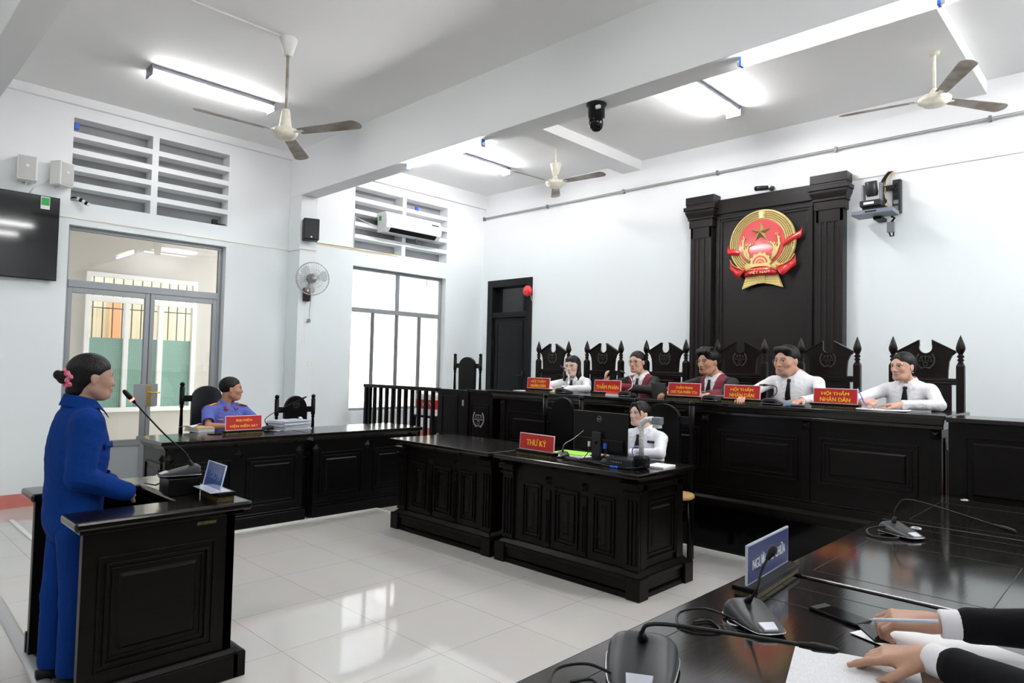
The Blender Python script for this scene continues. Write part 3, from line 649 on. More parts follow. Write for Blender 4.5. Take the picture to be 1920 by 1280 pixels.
def ribbon(mb, pts, w, y=-.09):   # centre line xz, width
    v = []; pw = cr([(p[0], p[1], p[2]) for p in pts], 4); ww_ = cr([(a, 0, 0) for a in w], 4); pts = [tuple(p) for p in pw]; w = [p[0] for p in ww_]
    for i, (x, z, yy) in enumerate(pts):
        v += [(x, yy, z-w[i]/2), (x, yy, z+w[i]/2), (x, yy+.012, z+w[i]/2), (x, yy+.012, z-w[i]/2)]
    n = len(pts); f = []
    for i in range(n-1):
        a, b = 4*i, 4*i+4
        f += [(a, b, b+1, a+1), (a+1, b+1, b+2, a+2), (a+2, b+2, b+3, a+3), (a+3, b+3, b, a)]
    f += [(0, 1, 2, 3), (4*n-1, 4*n-2, 4*n-3, 4*n-4)]
    mb.add(v, f, E0, True)
m = MB()
ribbon(m, [(-.2, -.375, -.075), (-.14, -.36, -.09), (-.07, -.345, -.1), (0, -.34, -.104), (.07, -.345, -.1), (.14, -.36, -.09), (.2, -.375, -.075)], [.06, .09, .10, .105, .10, .09, .06])
for s in (-1, 1):
    ribbon(m, [(s*.19, -.31, -.08), (s*.22, -.33, -.10), (s*.27, -.36, -.10), (s*.31, -.33, -.085), (s*.36, -.29, -.06), (s*.405, -.24, -.04)], [.05, .07, .12, .12, .10, .13])
ribbon(m, [(-.43, .0, -.02), (-.44, -.06, -.04), (-.40, -.075, -.065), (-.33, -.085, -.075), (-.27, -.105, -.07)], [.05, .10, .08, .07, .05])
ribbon(m, [(.27, -.05, -.07), (.33, -.01, -.075), (.40, .03, -.065), (.46, .06, -.04), (.47, .13, -.02)], [.05, .07, .07, .09, .06])
m.build('ribbon', EMRIB, t)
m = MB()
for s in (-1, 1):
    m.tube([(s*.19, -.112, -.285), (s*.15, -.115, -.29), (s*.19, -.115, -.325), (s*.24, -.112, -.30), (s*.30, -.10, -.275), (s*.36, -.07, -.235), (s*.40, -.055, -.17)], .005, 5, E0)
m.tube([(x, -.108, -.290-.9*x*x) for x in np.linspace(-.19, .19, 9)], .004, 5, E0); m.build('ribbon_edge', GOLD, t)
lettering('VIỆT NAM', mat('cream_lettering', (.85, .7, .4), .4), t, E0 @ Matrix.Translation((0, -.107, -.362)), .048, .25, .003, .01)
lettering('CỘNG HÒA XÃ HỘI CHỦ NGHĨA', bpy.data.materials['cream_lettering'], t, E0 @ Matrix.Translation((0, -.107, -.32)), .022, .27, .002, .01)
# ================================================================== furniture
XZ = lambda o, rz=0: Matrix.Translation(o) @ Matrix.Rotation(rz, 4, 'Z')
# ---- judges' bench -------------------------------------------------
t = thing('judges_bench', 'long dark wooden judges bench with carved panels on the platform', 'bench', (-3.30, 5.45, .41))
bx = -3.30
m = MB(); m.box(-2.09, 0, .0, 2.21, .70, .80); m.build('carcass', WOOD, t)
m = MB(); m.box(-2.11, -.045, 0, 2.23, .02, .05); m.frustum((-2.11, -.045, 2.23, .7), (-2.10, -.02, 2.22, .7), .05, .075); m.box(-2.10, -.02, .05, 2.22, .7, .13); m.box(-2.095, -.012, .13, 2.215, .7, .15); m.build('plinth', WOOD, t, .004)
m = MB(); m.box(-2.27, -.07, .845, 2.25, .76, .875); m.frustum((-2.20, -.02, 2.225, .72), (-2.24, -.055, 2.24, .74), .79, .845); m.box(-2.21, -.035, .775, 2.23, .73, .80); m.build('worktop', WOODTOP, t, .005)
m = MB()
for c in (-1.65, -.80, .04, .89, 1.73):
    panel(m, XZ((c, 0, .47)), .68, .36, ((0, .018, .012), (.035, .014, .008)), .075, .01)
m.build('front_panels', WOOD, t, .003)
for c in (-2.07, -1.23, -.38, .435, 1.293, 2.18):
    m = MB(); m.box(c-.035, -.014, .15, c+.035, 0, .775); sqpyr(m, XZ((c, -.014, .735)), .035, .03); m.build('pilaster', WOOD, t, .003)
m = MB(); panel(m, XZ((2.21, .36, .46), PI/2), .56, .5, ((0, .015, .01), (.04, .012, .008)), .08, .008); m.build('end_panel', WOOD, t, .003)
# ---- left wing counter with emblem, gate, railing --------------------
t = thing('side_counter', 'dark wooden counter section with carved scales emblem left of the bench', 'counter', (-5.74, 5.45, .41))
m = MB(); m.box(-.19, -.02, 0, .21, .5, .835); m.build('carcass', WOOD, t)
m = MB(); m.box(-.20, -.045, 0, .20, 0, .15); m.build('plinth', WOOD, t, .004)
m = MB(); m.box(-.215, -.04, .835, .20, .55, .865); m.build('worktop', WOODTOP, t, .004)
m = MB(); panel(m, XZ((.0, -.02, .46)), .30, .48, ((0, .012, .01),), .03, .004); m.build('front_panel', WOOD, t, .002)
def scales(parent, M, s, mt, name='scales_emblem'):
    m = MB()
    for sg in (-1, 1):
        m.tube([(sg*s*(.50*math.cos(a)), -.004, s*.55*math.sin(a)) for a in np.linspace(-1.35, .75, 14)], s*.022, 5, M)
        for a in np.linspace(-1.2, .75, 13): m.ball((sg*s*.56*math.cos(a), -.004, s*.60*math.sin(a)), s*.05, M, 6, (.55, .4, 1))
        m.tube([(sg*s*.26, -.004, s*.24), (sg*s*.14, -.004, -s*.05)], s*.014, 4, M); m.tube([(sg*s*.26, -.004, s*.24), (sg*s*.36, -.004, -s*.05)], s*.014, 4, M)
        m.box(sg*s*.10, -.008, -s*.09, sg*s*.40, 0, -s*.05, M)
    m.tube([(-s*.28, -.004, s*.24), (s*.28, -.004, s*.24)], s*.02, 5, M); m.tube([(0, -.004, s*.3), (0, -.004, -s*.2)], s*.02, 5, M)
    m.tube([(s*.13*math.cos(a), -.004, -s*.27+s*.13*math.sin(a)) for a in np.linspace(0, 2*PI, 17)[:-1]], s*.018, 4, M, True)
    m.tube([(-s*.3, -.004, -s*.56), (0, -.004, -s*.48), (s*.3, -.004, -s*.56)], s*.025, 4, M)
    return m.build(name, mt, parent)
CARV = mat('carved_highlight', (.05, .047, .045), .3, coat=.3)
scales(t, XZ((-.01, -.026, .53)), .17, mat('silver_carving', (.35, .35, .36), .35, metal=.3))
t = thing('gate', 'dark wooden low gate with one panel between railing and counter', 'gate', (-6.255, 5.44, .41))
m = MB(); m.box(-.245, -.02, .05, .245, .02, .855); m.build('leaf', WOOD, t, .004)
m = MB(); panel(m, XZ((-.01, -.02, .50)), .30, .56, ((0, .012, .008),), .02, .003); m.build('front_panel', WOOD, t, .002)
for z in (.22, .70):
    m = MB(); m.box(.22, -.03, z-.035, .255, -.015, z+.035); m.build('hinge', SILV, t, .002)
m = MB(); m.box(-.235, -.035, .18, -.20, -.018, .30); m.build('latch', GREY, t, .002)
m = MB(); m.box(.25, -.03, 0, .325, .05, .85); m.build('gate_post', WOOD, t, .004)
t = thing('railing', 'dark wooden platform railing with square balusters before the far window', 'railing', (-7.3, 5.44, .41))
m = MB(); m.box(-.83, -.035, .815, .80, .035, .862); m.build('top_rail', WOOD, t, .004)
m = MB(); m.box(-.83, -.025, .05, .80, .025, .10); m.build('bottom_rail', WOOD, t, .003)
for i, x in enumerate([-.80, -.70]+[-.59+.1416*k for k in range(10)]):
    w_ = .028 if i == 0 else .02
    m = MB(); m.box(x-w_, -.022, .10, x+w_, .022, .815); m.build('post' if i < 1 else 'baluster', WOOD, t, .003)
# ---- right wing partition ------------------------------------------
t = thing('side_partition', 'dark wooden panelled partition at the right end of the judges bench', 'partition', (.4, 5.2, 0))
m = MB(); m.box(-1.40, 0, 0, 2.3, .05, 1.255); m.build('board', WOOD, t, .003)
m = MB(); m.box(-1.41, -.02, 1.255, 2.3, .42, 1.285); m.build('top', WOODTOP, t, .004)
m = MB(); m.box(-1.40, .05, 0, -1.36, .40, 1.255)
m.build('end_board', WOOD, t, .003)
for c in (-1.13, -.55, .05):
    m = MB(); panel(m, XZ((c, 0, .96)), .36, .42, ((0, .012, .01),), .04, .006); m.build('front_panel', WOOD, t, .002)

# ---- high-backed judge chairs ----------------------------------------
def judge_chair():
    t = thing('judge_chair', 'x', 'chair', (0, 0, .41), 0, 'high carved chairs behind the judges bench')
    w = .255
    m = MB(); m.box(-w+.02, -.46, .40, w-.02, .0, .46); m.build('seat', WOODC, t, .008)
    for s in (-1, 1):
        m = MB(); m.box(s*w-.03, -.03, 0, s*w+.03, .03, 1.24); m.frustum((s*w-.03, -.03, s*w+.03, .03), (s*w-.02, -.02, s*w+.02, .02), 1.24, 1.258)
        m.build('back_post', WOODC, t, .006)
        pr = [(.0, 1.25), (.02, 1.25), (.022, 1.262), (.016, 1.272), (.028, 1.285), (.016, 1.30), (.03, 1.315), (.016, 1.332), (.022, 1.345), (.034, 1.37), (.036, 1.39), (.026, 1.43), (.010, 1.475), (.0, 1.50)]
        m = MB(); m.lathe(pr, Matrix.Translation((s*w, 0, 0)), 16); m.build('finial', WOODC, t)
        m = MB(); m.box(s*w-.028, -.46, 0, s*w+.028, -.41, .66); m.build('front_leg', WOODC, t, .005)
        m = MB(); m.box(s*w-.03, -.49, .66, s*w+.03, 0, .695); m.build('armrest', WOODC, t, .008)
    # crest with broken pediment
    pts = [(-.165, 1.13), (-.168, 1.20), (-.175, 1.27), (-.195, 1.32), (-.222, 1.345), (-.222, 1.36), (-.05, 1.455), (-.047, 1.455)]
    cv = [(-.047+.0, 1.42)]+[(.05*math.cos(a), 1.395+.05*math.sin(a)) for a in np.linspace(PI*.93, PI*2.07, 11)]+[(.047, 1.42)]
    pts += cv+[(-x, z) for x, z in pts[::-1]]
    m = MB(); m.prism(pts, -.016, .016)
    for s in (-1, 1): m.prism([(s*.225, 1.345), (s*.225, 1.362), (s*.048, 1.462), (s*.048, 1.447)], -.028, .02)
    m.build('crest', WOODC, t, .003)
    scales(t, XZ((0, -.017, 1.285)), .13, CARV, 'carved_scales')
    m = MB(); m.box(-w+.03, -.022, 1.075, w-.03, .02, 1.13); m.box(-w+.03, -.03, 1.085, w-.03, .02, 1.095); m.box(-w+.03, -.03, 1.108, w-.03, .02, 1.118); m.build('cross_rail', WOODC, t, .003)
    m = MB(); m.box(-.19, -.016, .46, .19, .016, 1.075); m.box(-.13, -.028, .52, .13, -.016, 1.04); m.build('back_panel', WOODC, t, .006)
    return t
CL = ['leftmost of the six high carved chairs, behind the assessor in round glasses', 'empty high carved chair between the first assessor and the female judge',
      'high carved chair right behind the female judge in the red and black robe', 'high carved chair against the dark panel right of the male judge',
      'high carved chair behind the male assessor in the white shirt', 'rightmost high carved chair, behind the assessor writing notes']
jc = judge_chair(); jc['label'] = CL[0]; jc.location = (-5.688, 6.68, .41)
for x, l in zip((-4.75, -3.91, -3.045, -2.195, -1.41), CL[1:]): dup(jc, (x*6.68/6.5, 6.68, .41), label=l)

# ---- plain chairs with ball finials -----------------------------------
def ball_chair(name, w, zt, ztop, leather=False, label='', mt=BLACKW, emblem=False):
    """w half width, zt height of ball top, ztop arch height"""
    t = thing(name, label, 'chair')
    m = MB(); m.box(-w+.015, -.42, .40, w-.015, 0, .45); m.build('seat', mt, t, .008)
    for s in (-1, 1):
        zb = zt-.05
        m = MB(); m.box(s*w-.02, -.02, 0, s*w+.02, .02, .55); m.lathe([(.014, .55), (.022, .62), (.024, .72), (.018, .86), (.014, zb-.22), (.022, zb-.21), (.014, zb-.195), (.022, zb-.185), (.024, zb-.175), (.024, zb), (.012, zb+.005), (.0, zb+.006)], Matrix.Translation((s*w, 0, 0)), 14)
        m.ball((s*w, 0, zb+.024), .025); m.build('back_post', mt, t)
        m = MB(); m.box(s*w-.02, -.42, 0, s*w+.02, -.38, .40); m.build('front_leg', mt, t, .004)
    zr = zt-.17
    m = MB(); m.box(-w, -.012, zr-.035, w, .012, zr+.03); m.build('top_rail', mt, t, .004)
    a = w*.62; arch = [(-a, .45), (a, .45), (a, zr)]+[(a*1.0*math.cos(q), zr+(ztop-zr)*math.sin(q)) for q in np.linspace(.0, PI, 15)]+[(-a, zr)]
    m = MB(); m.prism(arch, -.02, .02); m.build('back_panel', mt if not leather else mat('black_leather', (.008, .009, .011), .45), t, .006)
    if emblem: scales(t, XZ((0, -.021, ztop-.10)), .07, CARV, 'carved_scales')
    return t
c = ball_chair('wooden_chair', .255, 1.32, 1.28, True, 'black chair with padded arched back behind the uniformed man', emblem=False); c.location = (-7.34, 2.92, 0); c.rotation_euler = (0, 0, PI/2)
c = ball_chair('wooden_chair', .225, 1.185, 1.17, False, 'empty black chair beside the uniformed man with arched back', emblem=True); c.location = (-7.12, 3.83, 0); c.rotation_euler = (0, 0, PI/2)
c = ball_chair('wooden_chair', .262, 1.32, 1.27, False, 'empty black chair with ball finials on the platform by the black door'); c.location = (-6.93, 6.3, .41)
c = ball_chair('wooden_chair', .225, 1.30, 1.27, False, 'empty black chair behind the computer monitor'); c.location = (-4.17, 5.06, 0)
c = ball_chair('wooden_chair', .27, 1.31, 1.27, False, 'black chair the clerk in the white shirt sits on'); c.location = (-3.07, 5.08, 0)

# ---- prosecutor desks ------------------------------------------------
def pros_desk(yc, ln, label):
    t = thing('desk', label, 'desk', (-6.10, yc, 0), PI/2, 'desks of the uniformed man')   # local x along +Y, local -y faces +X
    h = ln/2
    m = MB(); m.box(-h+.05, .0, .0, h-.05, .54, .79); m.build('carcass', BLACKW, t)
    m = MB(); m.box(-h+.03, -.04, 0, h-.03, .56, .115); m.box(-h+.04, -.025, .115, h-.04, .55, .135); m.build('plinth', BLACKW, t, .006)
    m = MB(); m.box(-h+.0, -.055, .815, h, .60, .85); m.frustum((-h+.05, .0, h-.05, .55), (-h+.015, -.045, h-.015, .58), .765, .815); m.build('desktop', WOODTOP, t, .006)
    for s in (-1, 1):
        m = MB(); panel(m, XZ((s*.32, 0, .42)), .50, .46, ((0, .016, .012), (.035, .012, .007)), .07, .008); m.build('front_panel', BLACKW, t, .003)
    for c in (-h+.085, 0, h-.085):
        m = MB(); pyramid(m, XZ((c, 0, .69)), .05, .03); m.build('diamond_stud', BLACKW, t)
    for s in (-1, 1):
        m = MB(); panel(m, XZ((s*(h-.05), .27, .42), s*PI/2), .40, .46, ((0, .014, .012),), .05, .008); pyramid(m, XZ((s*(h-.05), .07, .69), s*PI/2), .045, .03); m.build('side_panel', BLACKW, t, .003)
    return t
pros_desk(2.74, 1.385, 'black wooden desk with red nameplate, nearer the defendant, left of the pair')
pros_desk(4.14, 1.385, 'black wooden desk holding no nameplate, right of the pair')
c = ball_chair('wooden_chair', .23, 1.15, 1.12, False, 'dark chair the lawyer sits on, beyond the right edge of the picture'); c.location = (.52, 2.08, 0); c.rotation_euler = (0, 0, -PI/2)
# ---- secretary desks -------------------------------------------------
def sec_desk(xc, ln, label):
    t = thing('desk', label, 'desk', (xc, 3.93, 0), 0, 'carved desks in the middle of the room')
    h = ln/2
    m = MB(); m.box(-h+.07, 0, 0, h-.07, .60, .80); m.build('carcass', WOOD, t)
    m = MB()
    for e, z0, z1 in ((0, 0, .035), (.012, .045, .115), (.0, .115, .15)): m.box(-h+.02+e, -.05+e, z0, h-.02-e, .64-e, z1)
    m.frustum((-h+.02, -.05, h-.02, .64), (-h+.06, -.012, h-.06, .61), .15, .185)
    for sx_ in (-1, 1):
        m.box(sx_*(h-.055)-.055, -.065, 0, sx_*(h-.055)+.055, .05, .15); m.box(sx_*(h-.055)-.055, .54, 0, sx_*(h-.055)+.055, .655, .15)
    m.build('plinth', WOOD, t, .005)
    m = MB(); m.box(-h, -.10, .82, h, .68, .85); m.frustum((-h+.05, -.04, h-.05, .64), (-h+.02, -.09, h-.02, .67), .785, .82); m.build('desktop', WOODTOP, t, .006)
    for s in (-1, 1):
        m = MB(); c = s*(h-.10)
        m.box(c-.06, -.022, .185, c+.06, 0, .74)
        for k in (-1, 0, 1): m.box(c+k*.032-.009, -.034, .22, c+k*.032+.009, -.02, .66)
        m.box(c-.07, -.04, .70, c+.07, 0, .72); m.box(c-.08, -.055, .74, c+.08, 0, .775); m.build('fluted_pilaster', WOOD, t, .003)
        m = MB(); panel(m, XZ((s*(h-.07), .30, .45), s*PI/2), .40, .44, ((0, .018, .014), (.035, .014, .01)), .08, .01)
        for yy in (.06, .54): m.box(s*(h-.07)-.005, yy-.04, .185, s*(h-.07)+s*.02, yy+.04, .76)
        m.box(s*(h-.08)-.0, -.0, .72, s*(h-.05), .6, .76); m.build('side_panel', WOOD, t, .003)
    q = (h-.17)
    for c, w_ in ((-q*.66, q*.46), (0, q*.56), (q*.66, q*.46)):
        m = MB(); st = ((0, .014, .012), (.028, .012, .012)) if w_ < q*.5 else ((0, .016, .014), (.035, .012, .012))
        panel(m, XZ((c, 0, .44)), w_*.80, .42, st, w_*.80/2-.028 if w_ < q*.5 else .085, .012); m.build('front_panel', WOOD, t, .003)
    for s in (-1, 1):
        m = MB(); c = s*q*.335; m.box(c-.022, -.012, .19, c+.022, 0, .62)
        for k in (-1, 1): m.box(c+k*.01-.004, -.02, .22, c+k*.01+.004, -.01, .55)
        sqpyr(m, XZ((c, 0, .69)), .03, .032); m.build('divider', WOOD, t, .002)
    return t
sec_desk(-4.61, 1.36, 'carved dark desk with nothing on it, left of the centre pair')
sec_desk(-3.19, 1.38, 'carved dark desk holding the monitor and the red secretary nameplate')

# ---- witness stand ---------------------------------------------------
t = thing('witness_stand', 'dark wooden U shaped stand around the woman in blue', 'stand', (-3.77, 1.16, 0))
m = MB()   # local offset: x0=-3.77, y0=1.16
m.box(.425, -.34, .0, .47, .315, .80); m.build('near_side', WOOD, t, .003)
m = MB(); m.box(-.47, -.34, 0, -.425, .315, .80); m.build('far_side', WOOD, t, .003)
m = MB(); m.box(-.47, .27, 0, .47, .315, .80); m.box(-.425, .1, .74, .425, .27, .80); m.build('front_board', WOOD, t, .003)
m = MB(); m.box(.27, .10, 0, .425, .27, .74); m.box(-.425, .10, 0, -.27, .27, .74); m.build('corner_post', WOOD, t, .003)
m = MB(); pl = [(-.535, -.385), (-.535, .375), (.53, .375), (.53, -.385), (.28, -.385), (.28, .10), (-.285, .10), (-.285, -.385)]
v = [(x, y, .82) for x, y in pl]+[(x, y, .86) for x, y in pl]; n = 8
m.add(v, [tuple(range(n)), tuple(range(2*n-1, n-1, -1))]+[(i, n+i, n+(i+1) % n, (i+1) % n) for i in range(n)])
m.build('top_slab', WOODTOP, t, .012)
m = MB(); m.box(.40, -.36, .80, .50, .345, .82); m.box(-.50, -.36, .80, -.40, .345, .82); m.box(-.50, .25, .80, .50, .345, .82); m.build('top_moulding', WOOD, t, .004)
m = MB(); m.box(.47, -.345, 0, .50, .345, .12); m.frustum((.47, -.345, .50, .345), (.47, -.345, .485, .33), .12, .145); m.box(-.50, -.345, 0, -.47, .345, .12); m.box(-.50, .315, 0, .50, .38, .12); m.frustum((-.5, .315, .5, .38), (-.485, .315, .485, .34), .12, .145); m.build('plinth', WOOD, t, .005)
m = MB(); panel(m, XZ((.47, -.03, .44), PI/2), .50, .50, ((0, .01, .008), (.03, .012, .012), (.055, .008, .006)), .085, .010); m.build('side_panel', WOOD, t, .002)
m = MB(); panel(m, XZ((0, .315, .44), PI), .60, .50, ((0, .01, .008), (.03, .012, .012)), .08, .010); m.build('front_panel', WOOD, t, .002)
m = MB(); m.box(.4705, .13, .765, .474, .22, .78); m.build('tape_residue', BRASSD, t)
m = MB(); m.tube([(-4.2, .85, .012), (-4.0, .88, .012), (-3.9, .87, .012), (-3.6, 1.0, .012)], .008, 6)
o = m.build('floor_cable', CABLE, loc=(-3.95, .88, 0)); tag(o, 'black cable lying on the floor under the witness stand', 'cable')

# ---- lawyers' tables in the foreground ---------------------------------
def law_table(y0, y1, x0, label):
    yc = (y0+y1)/2; h = (y1-y0)/2
    t = thing('desk', label, 'desk', (x0, yc, 0), 0, 'glossy dark tables at the right of the picture')
    m = MB(); m.box(0, -h, .745, 1.02, h, .78); m.build('desktop', WOODTOPY, t, .008)
    m = MB(); m.box(.05, -h+.04, 0, .10, h-.04, .745); m.build('front_board', WOOD, t, .003)
    for s in (-1, 1):
        m = MB(); m.box(.10, s*(h-.06)-.02, 0, .70, s*(h-.06)+.02, .745); m.build('side_board', WOOD, t, .003)
    m = MB(); m.box(.03, -h+.03, 0, .12, h-.03, .10); m.build('plinth', WOOD, t, .005)
    m = MB(); g = .0015
    def groove(xa, ya, xb, yb_): m.box(min(xa, xb)-g, min(ya, yb_)-g, .7798, max(xa, xb)+g, max(ya, yb_)+g, .7806)
    for xa, xb, ya, yb_ in ((.11, .69, -h+.10, -h+.10), (.11, .69, -h+.79, -h+.79), (.11, .11, -h+.10, -h+.79), (.69, .69, -h+.10, -h+.79), (.11, 1.0, h-.13, h-.13), (.11, .69, h-.32, h-.32)):
        groove(xa, ya, xb, yb_)
    m.build('groove', mat('groove_dark', (.001, .001, .001), .6) if 'groove_dark' not in bpy.data.materials else bpy.data.materials['groove_dark'], t)
    m = MB(); m.lathe([(.026, .7795), (.026, .783), (.019, .783), (.019, .7795)], Matrix.Translation((.20, h-.62 if y0 < 2 else h-.10, 0)), 24, False); m.build('grommet', SILV, t)
    return t
law_table(1.16, 2.62, -1.145, 'glossy dark table nearest the camera carrying the blue nameplate')
law_table(2.655, 4.02, -1.095, 'glossy dark table in the middle of the row, carrying one microphone')
law_table(4.03, 5.16, -1.085, 'glossy dark table at the far end of the row against the partition')
law_table(-.36, 1.15, -1.145, 'glossy dark table just below the picture under the near microphone')

# stool and box behind the railing
t = thing('side_table', 'small dark table behind the railing carrying a red and white carton', 'table', (-7.55, 6.25, .41))
m = MB(); m.box(-.25, -.25, .40, .25, .25, .43); m.build('tabletop', BLACKW, t, .004)
for a in (-1, 1):
    for b in (-1, 1): m = MB(); m.box(a*.22-.03, b*.22-.03, 0, a*.22+.03, b*.22+.03, .40); m.build('leg', BLACKW, t)
t = thing('carton', 'white carton with a red printed band on the small table behind the railing', 'box', (-7.55, 6.25, .84))
m = MB(); m.box(-.21, -.18, 0, .21, .18, .30); m.build('box', WHITE, t, .003)
m = MB(); m.box(-.212, -.182, .09, .212, .182, .22); q = m.build('red_band', RED, t); m = MB(); m.box(-.213, -.183, .255, .213, .183, .262); m.build('orange_line', YEDGE, t)
m = MB(); m.tube([(-.02+.03*math.cos(a), -.184, .15+.028*math.sin(a)) for a in np.linspace(.6, 5.6, 12)], .005, 5); m.tube([(.05, -.184, .14), (.1, -.184, .19), (.13, -.184, .14)], .005, 5); m.build('lettering', WHITE, q)
# round wooden stool seen behind the secretary desk
t = thing('wooden_stool', 'stool with pale wooden seat behind the end of the carved desk', 'stool', (-2.79, 4.86, 0))
m = MB(); m.lathe([(0, .53), (.11, .53), (.13, .545), (.12, .57), (0, .575)], None, 24); m.build('seat', mat('pale_wood', (.55, .33, .12), .4), t)
for k in range(4):
    a = PI/4+k*PI/2; m = MB(); m.tube([(.07*math.cos(a), .07*math.sin(a), .535), (.11*math.cos(a), .11*math.sin(a), 0)], .014, 8); m.build('leg', BLACKW, t)

# ================================================================== nameplates
def nameplate(loc, rz, w, h, lines, label, tilt=.0, base_t=.035, plate=None, border=None, letm=None, fit=None, group='red nameplates', zl=0, bd=.07, gold=True):
    t = thing('nameplate', label, 'nameplate', loc, rz, group)
    m = MB(); m.box(-w/2-.015, -bd/2, base_t*.5, w/2+.015, bd/2, base_t); m.build('base', BLACKW, t, .003)
    m = MB(); m.box(-w/2-.005, -bd/2+.005, 0, w/2+.005, bd/2-.005, base_t*.5); m.build('gold_band', BRASSD if gold else BLACKW, t, .001)
    T = Matrix.Translation((0, 0, base_t)) @ Matrix.Rotation(-tilt, 4, 'X')
    m = MB(); m.box(-w/2, -.004, 0, w/2, .004, h, T); m.build('border', border or REDL, t, .001)
    b = .006; m = MB(); m.box(-w/2+b, -.0052, b, w/2-b, -.0042, h-b, T); m.build('plate', plate or RED, t)
    n = len(lines)
    for i, (tx, hh, ww) in enumerate(lines):
        zc = h*(.5 if n == 1 else (.68 if i == 0 else .30))+zl
        lettering(tx, letm or YEL, t, T @ Matrix.Translation((0, -.0055, zc)), hh, ww, .0008, .024)
    return t
ZT = 1.286
for x, w, lines, lb in ((-4.98, .335, [('HỘI THẨM', .046, .21), ('NHÂN DÂN', .040, .22)], 'red assessor nameplate at the far left end of the judges bench'),
                    (-4.04, .33, [('THẨM PHÁN', .060, .275)], 'red nameplate reading THẨM PHÁN in one line on the bench'),
                    (-3.17, .335, [('THẨM PHÁN', .036, .17), ('CHỦ TỌA PHIÊN TÒA', .040, .275)], 'red presiding judge nameplate with small lettering at the bench middle'),
                    (-2.61, .33, [('HỘI THẨM', .044, .205), ('NHÂN DÂN', .040, .22)], 'red assessor nameplate between presiding judge and the man in white shirt'),
                    (-1.84, .335, [('HỘI THẨM', .044, .205), ('NHÂN DÂN', .040, .225)], 'rightmost red assessor nameplate, beside the woman writing notes')):
    nameplate((x, 5.60, ZT), 0, w, .122, lines, lb, .08)
nameplate((-6.38, 2.90, .851), PI/2, .36, .14, [('ĐẠI DIỆN', .034, .155), ('VIỆN KIỂM SÁT', .040, .28)], 'red prosecutor nameplate on the black desk in front of the man in blue', .06)
nameplate((-3.55, 3.985, .851), -.06, .385, .13, [('THƯ KÝ', .058, .22)], 'red secretary nameplate on the carved desk beside the monitor', .06, .045)
nameplate((-1.04, 2.46, .781), PI/2+.06, .42, .138, [('NGƯỜI BÀO CHỮA', .046, .33)], 'dark blue nameplate with white lettering on the nearest table', .0, .036, BLUE, mat('pale_acrylic', (.5, .55, .62), .2), LET, group='blue nameplates', bd=.09)
# transparent blue plate on the witness stand, lettering faces the judges
t = thing('nameplate', 'translucent blue plate with mirrored white lettering on the witness stand', 'nameplate', (-3.42, 1.43, .861), PI-.05, 'blue nameplates')
m = MB(); m.box(-.13, -.045, .025, .13, .045, .045); m.build('base', BLACKW, t, .003); m = MB(); m.box(-.12, -.04, 0, .12, .04, .025); m.build('gold_band', BRASSD, t)
T = Matrix.Translation((0, .03, .05)) @ Matrix.Rotation(.22, 4, 'X')
am, N, L, B = nt('blue_acrylic'); B.inputs['Base Color'].default_value = (.10, .18, .50, 1); B.inputs['Roughness'].default_value = .12; B.inputs['Alpha'].default_value = .42
m = MB(); m.box(-.12, -.002, .005, .12, .002, .125, T); m.build('plate', am, t, .001)
lettering('BỊ CÁO', LET, t, T @ Matrix.Translation((0, -.003, .062)), .052, .135, .001, .02)
m = MB(); m.box(-.122, -.003, 0, -.118, .003, .128, T); m.box(.118, -.003, 0, .122, .003, .128, T); m.box(-.122, -.003, .124, .122, .003, .128, T); m.box(-.122, -.025, .046, .122, .075, .049); m.build('clear_edge', mat('clear_acrylic', (.62, .68, .78), .1), t)

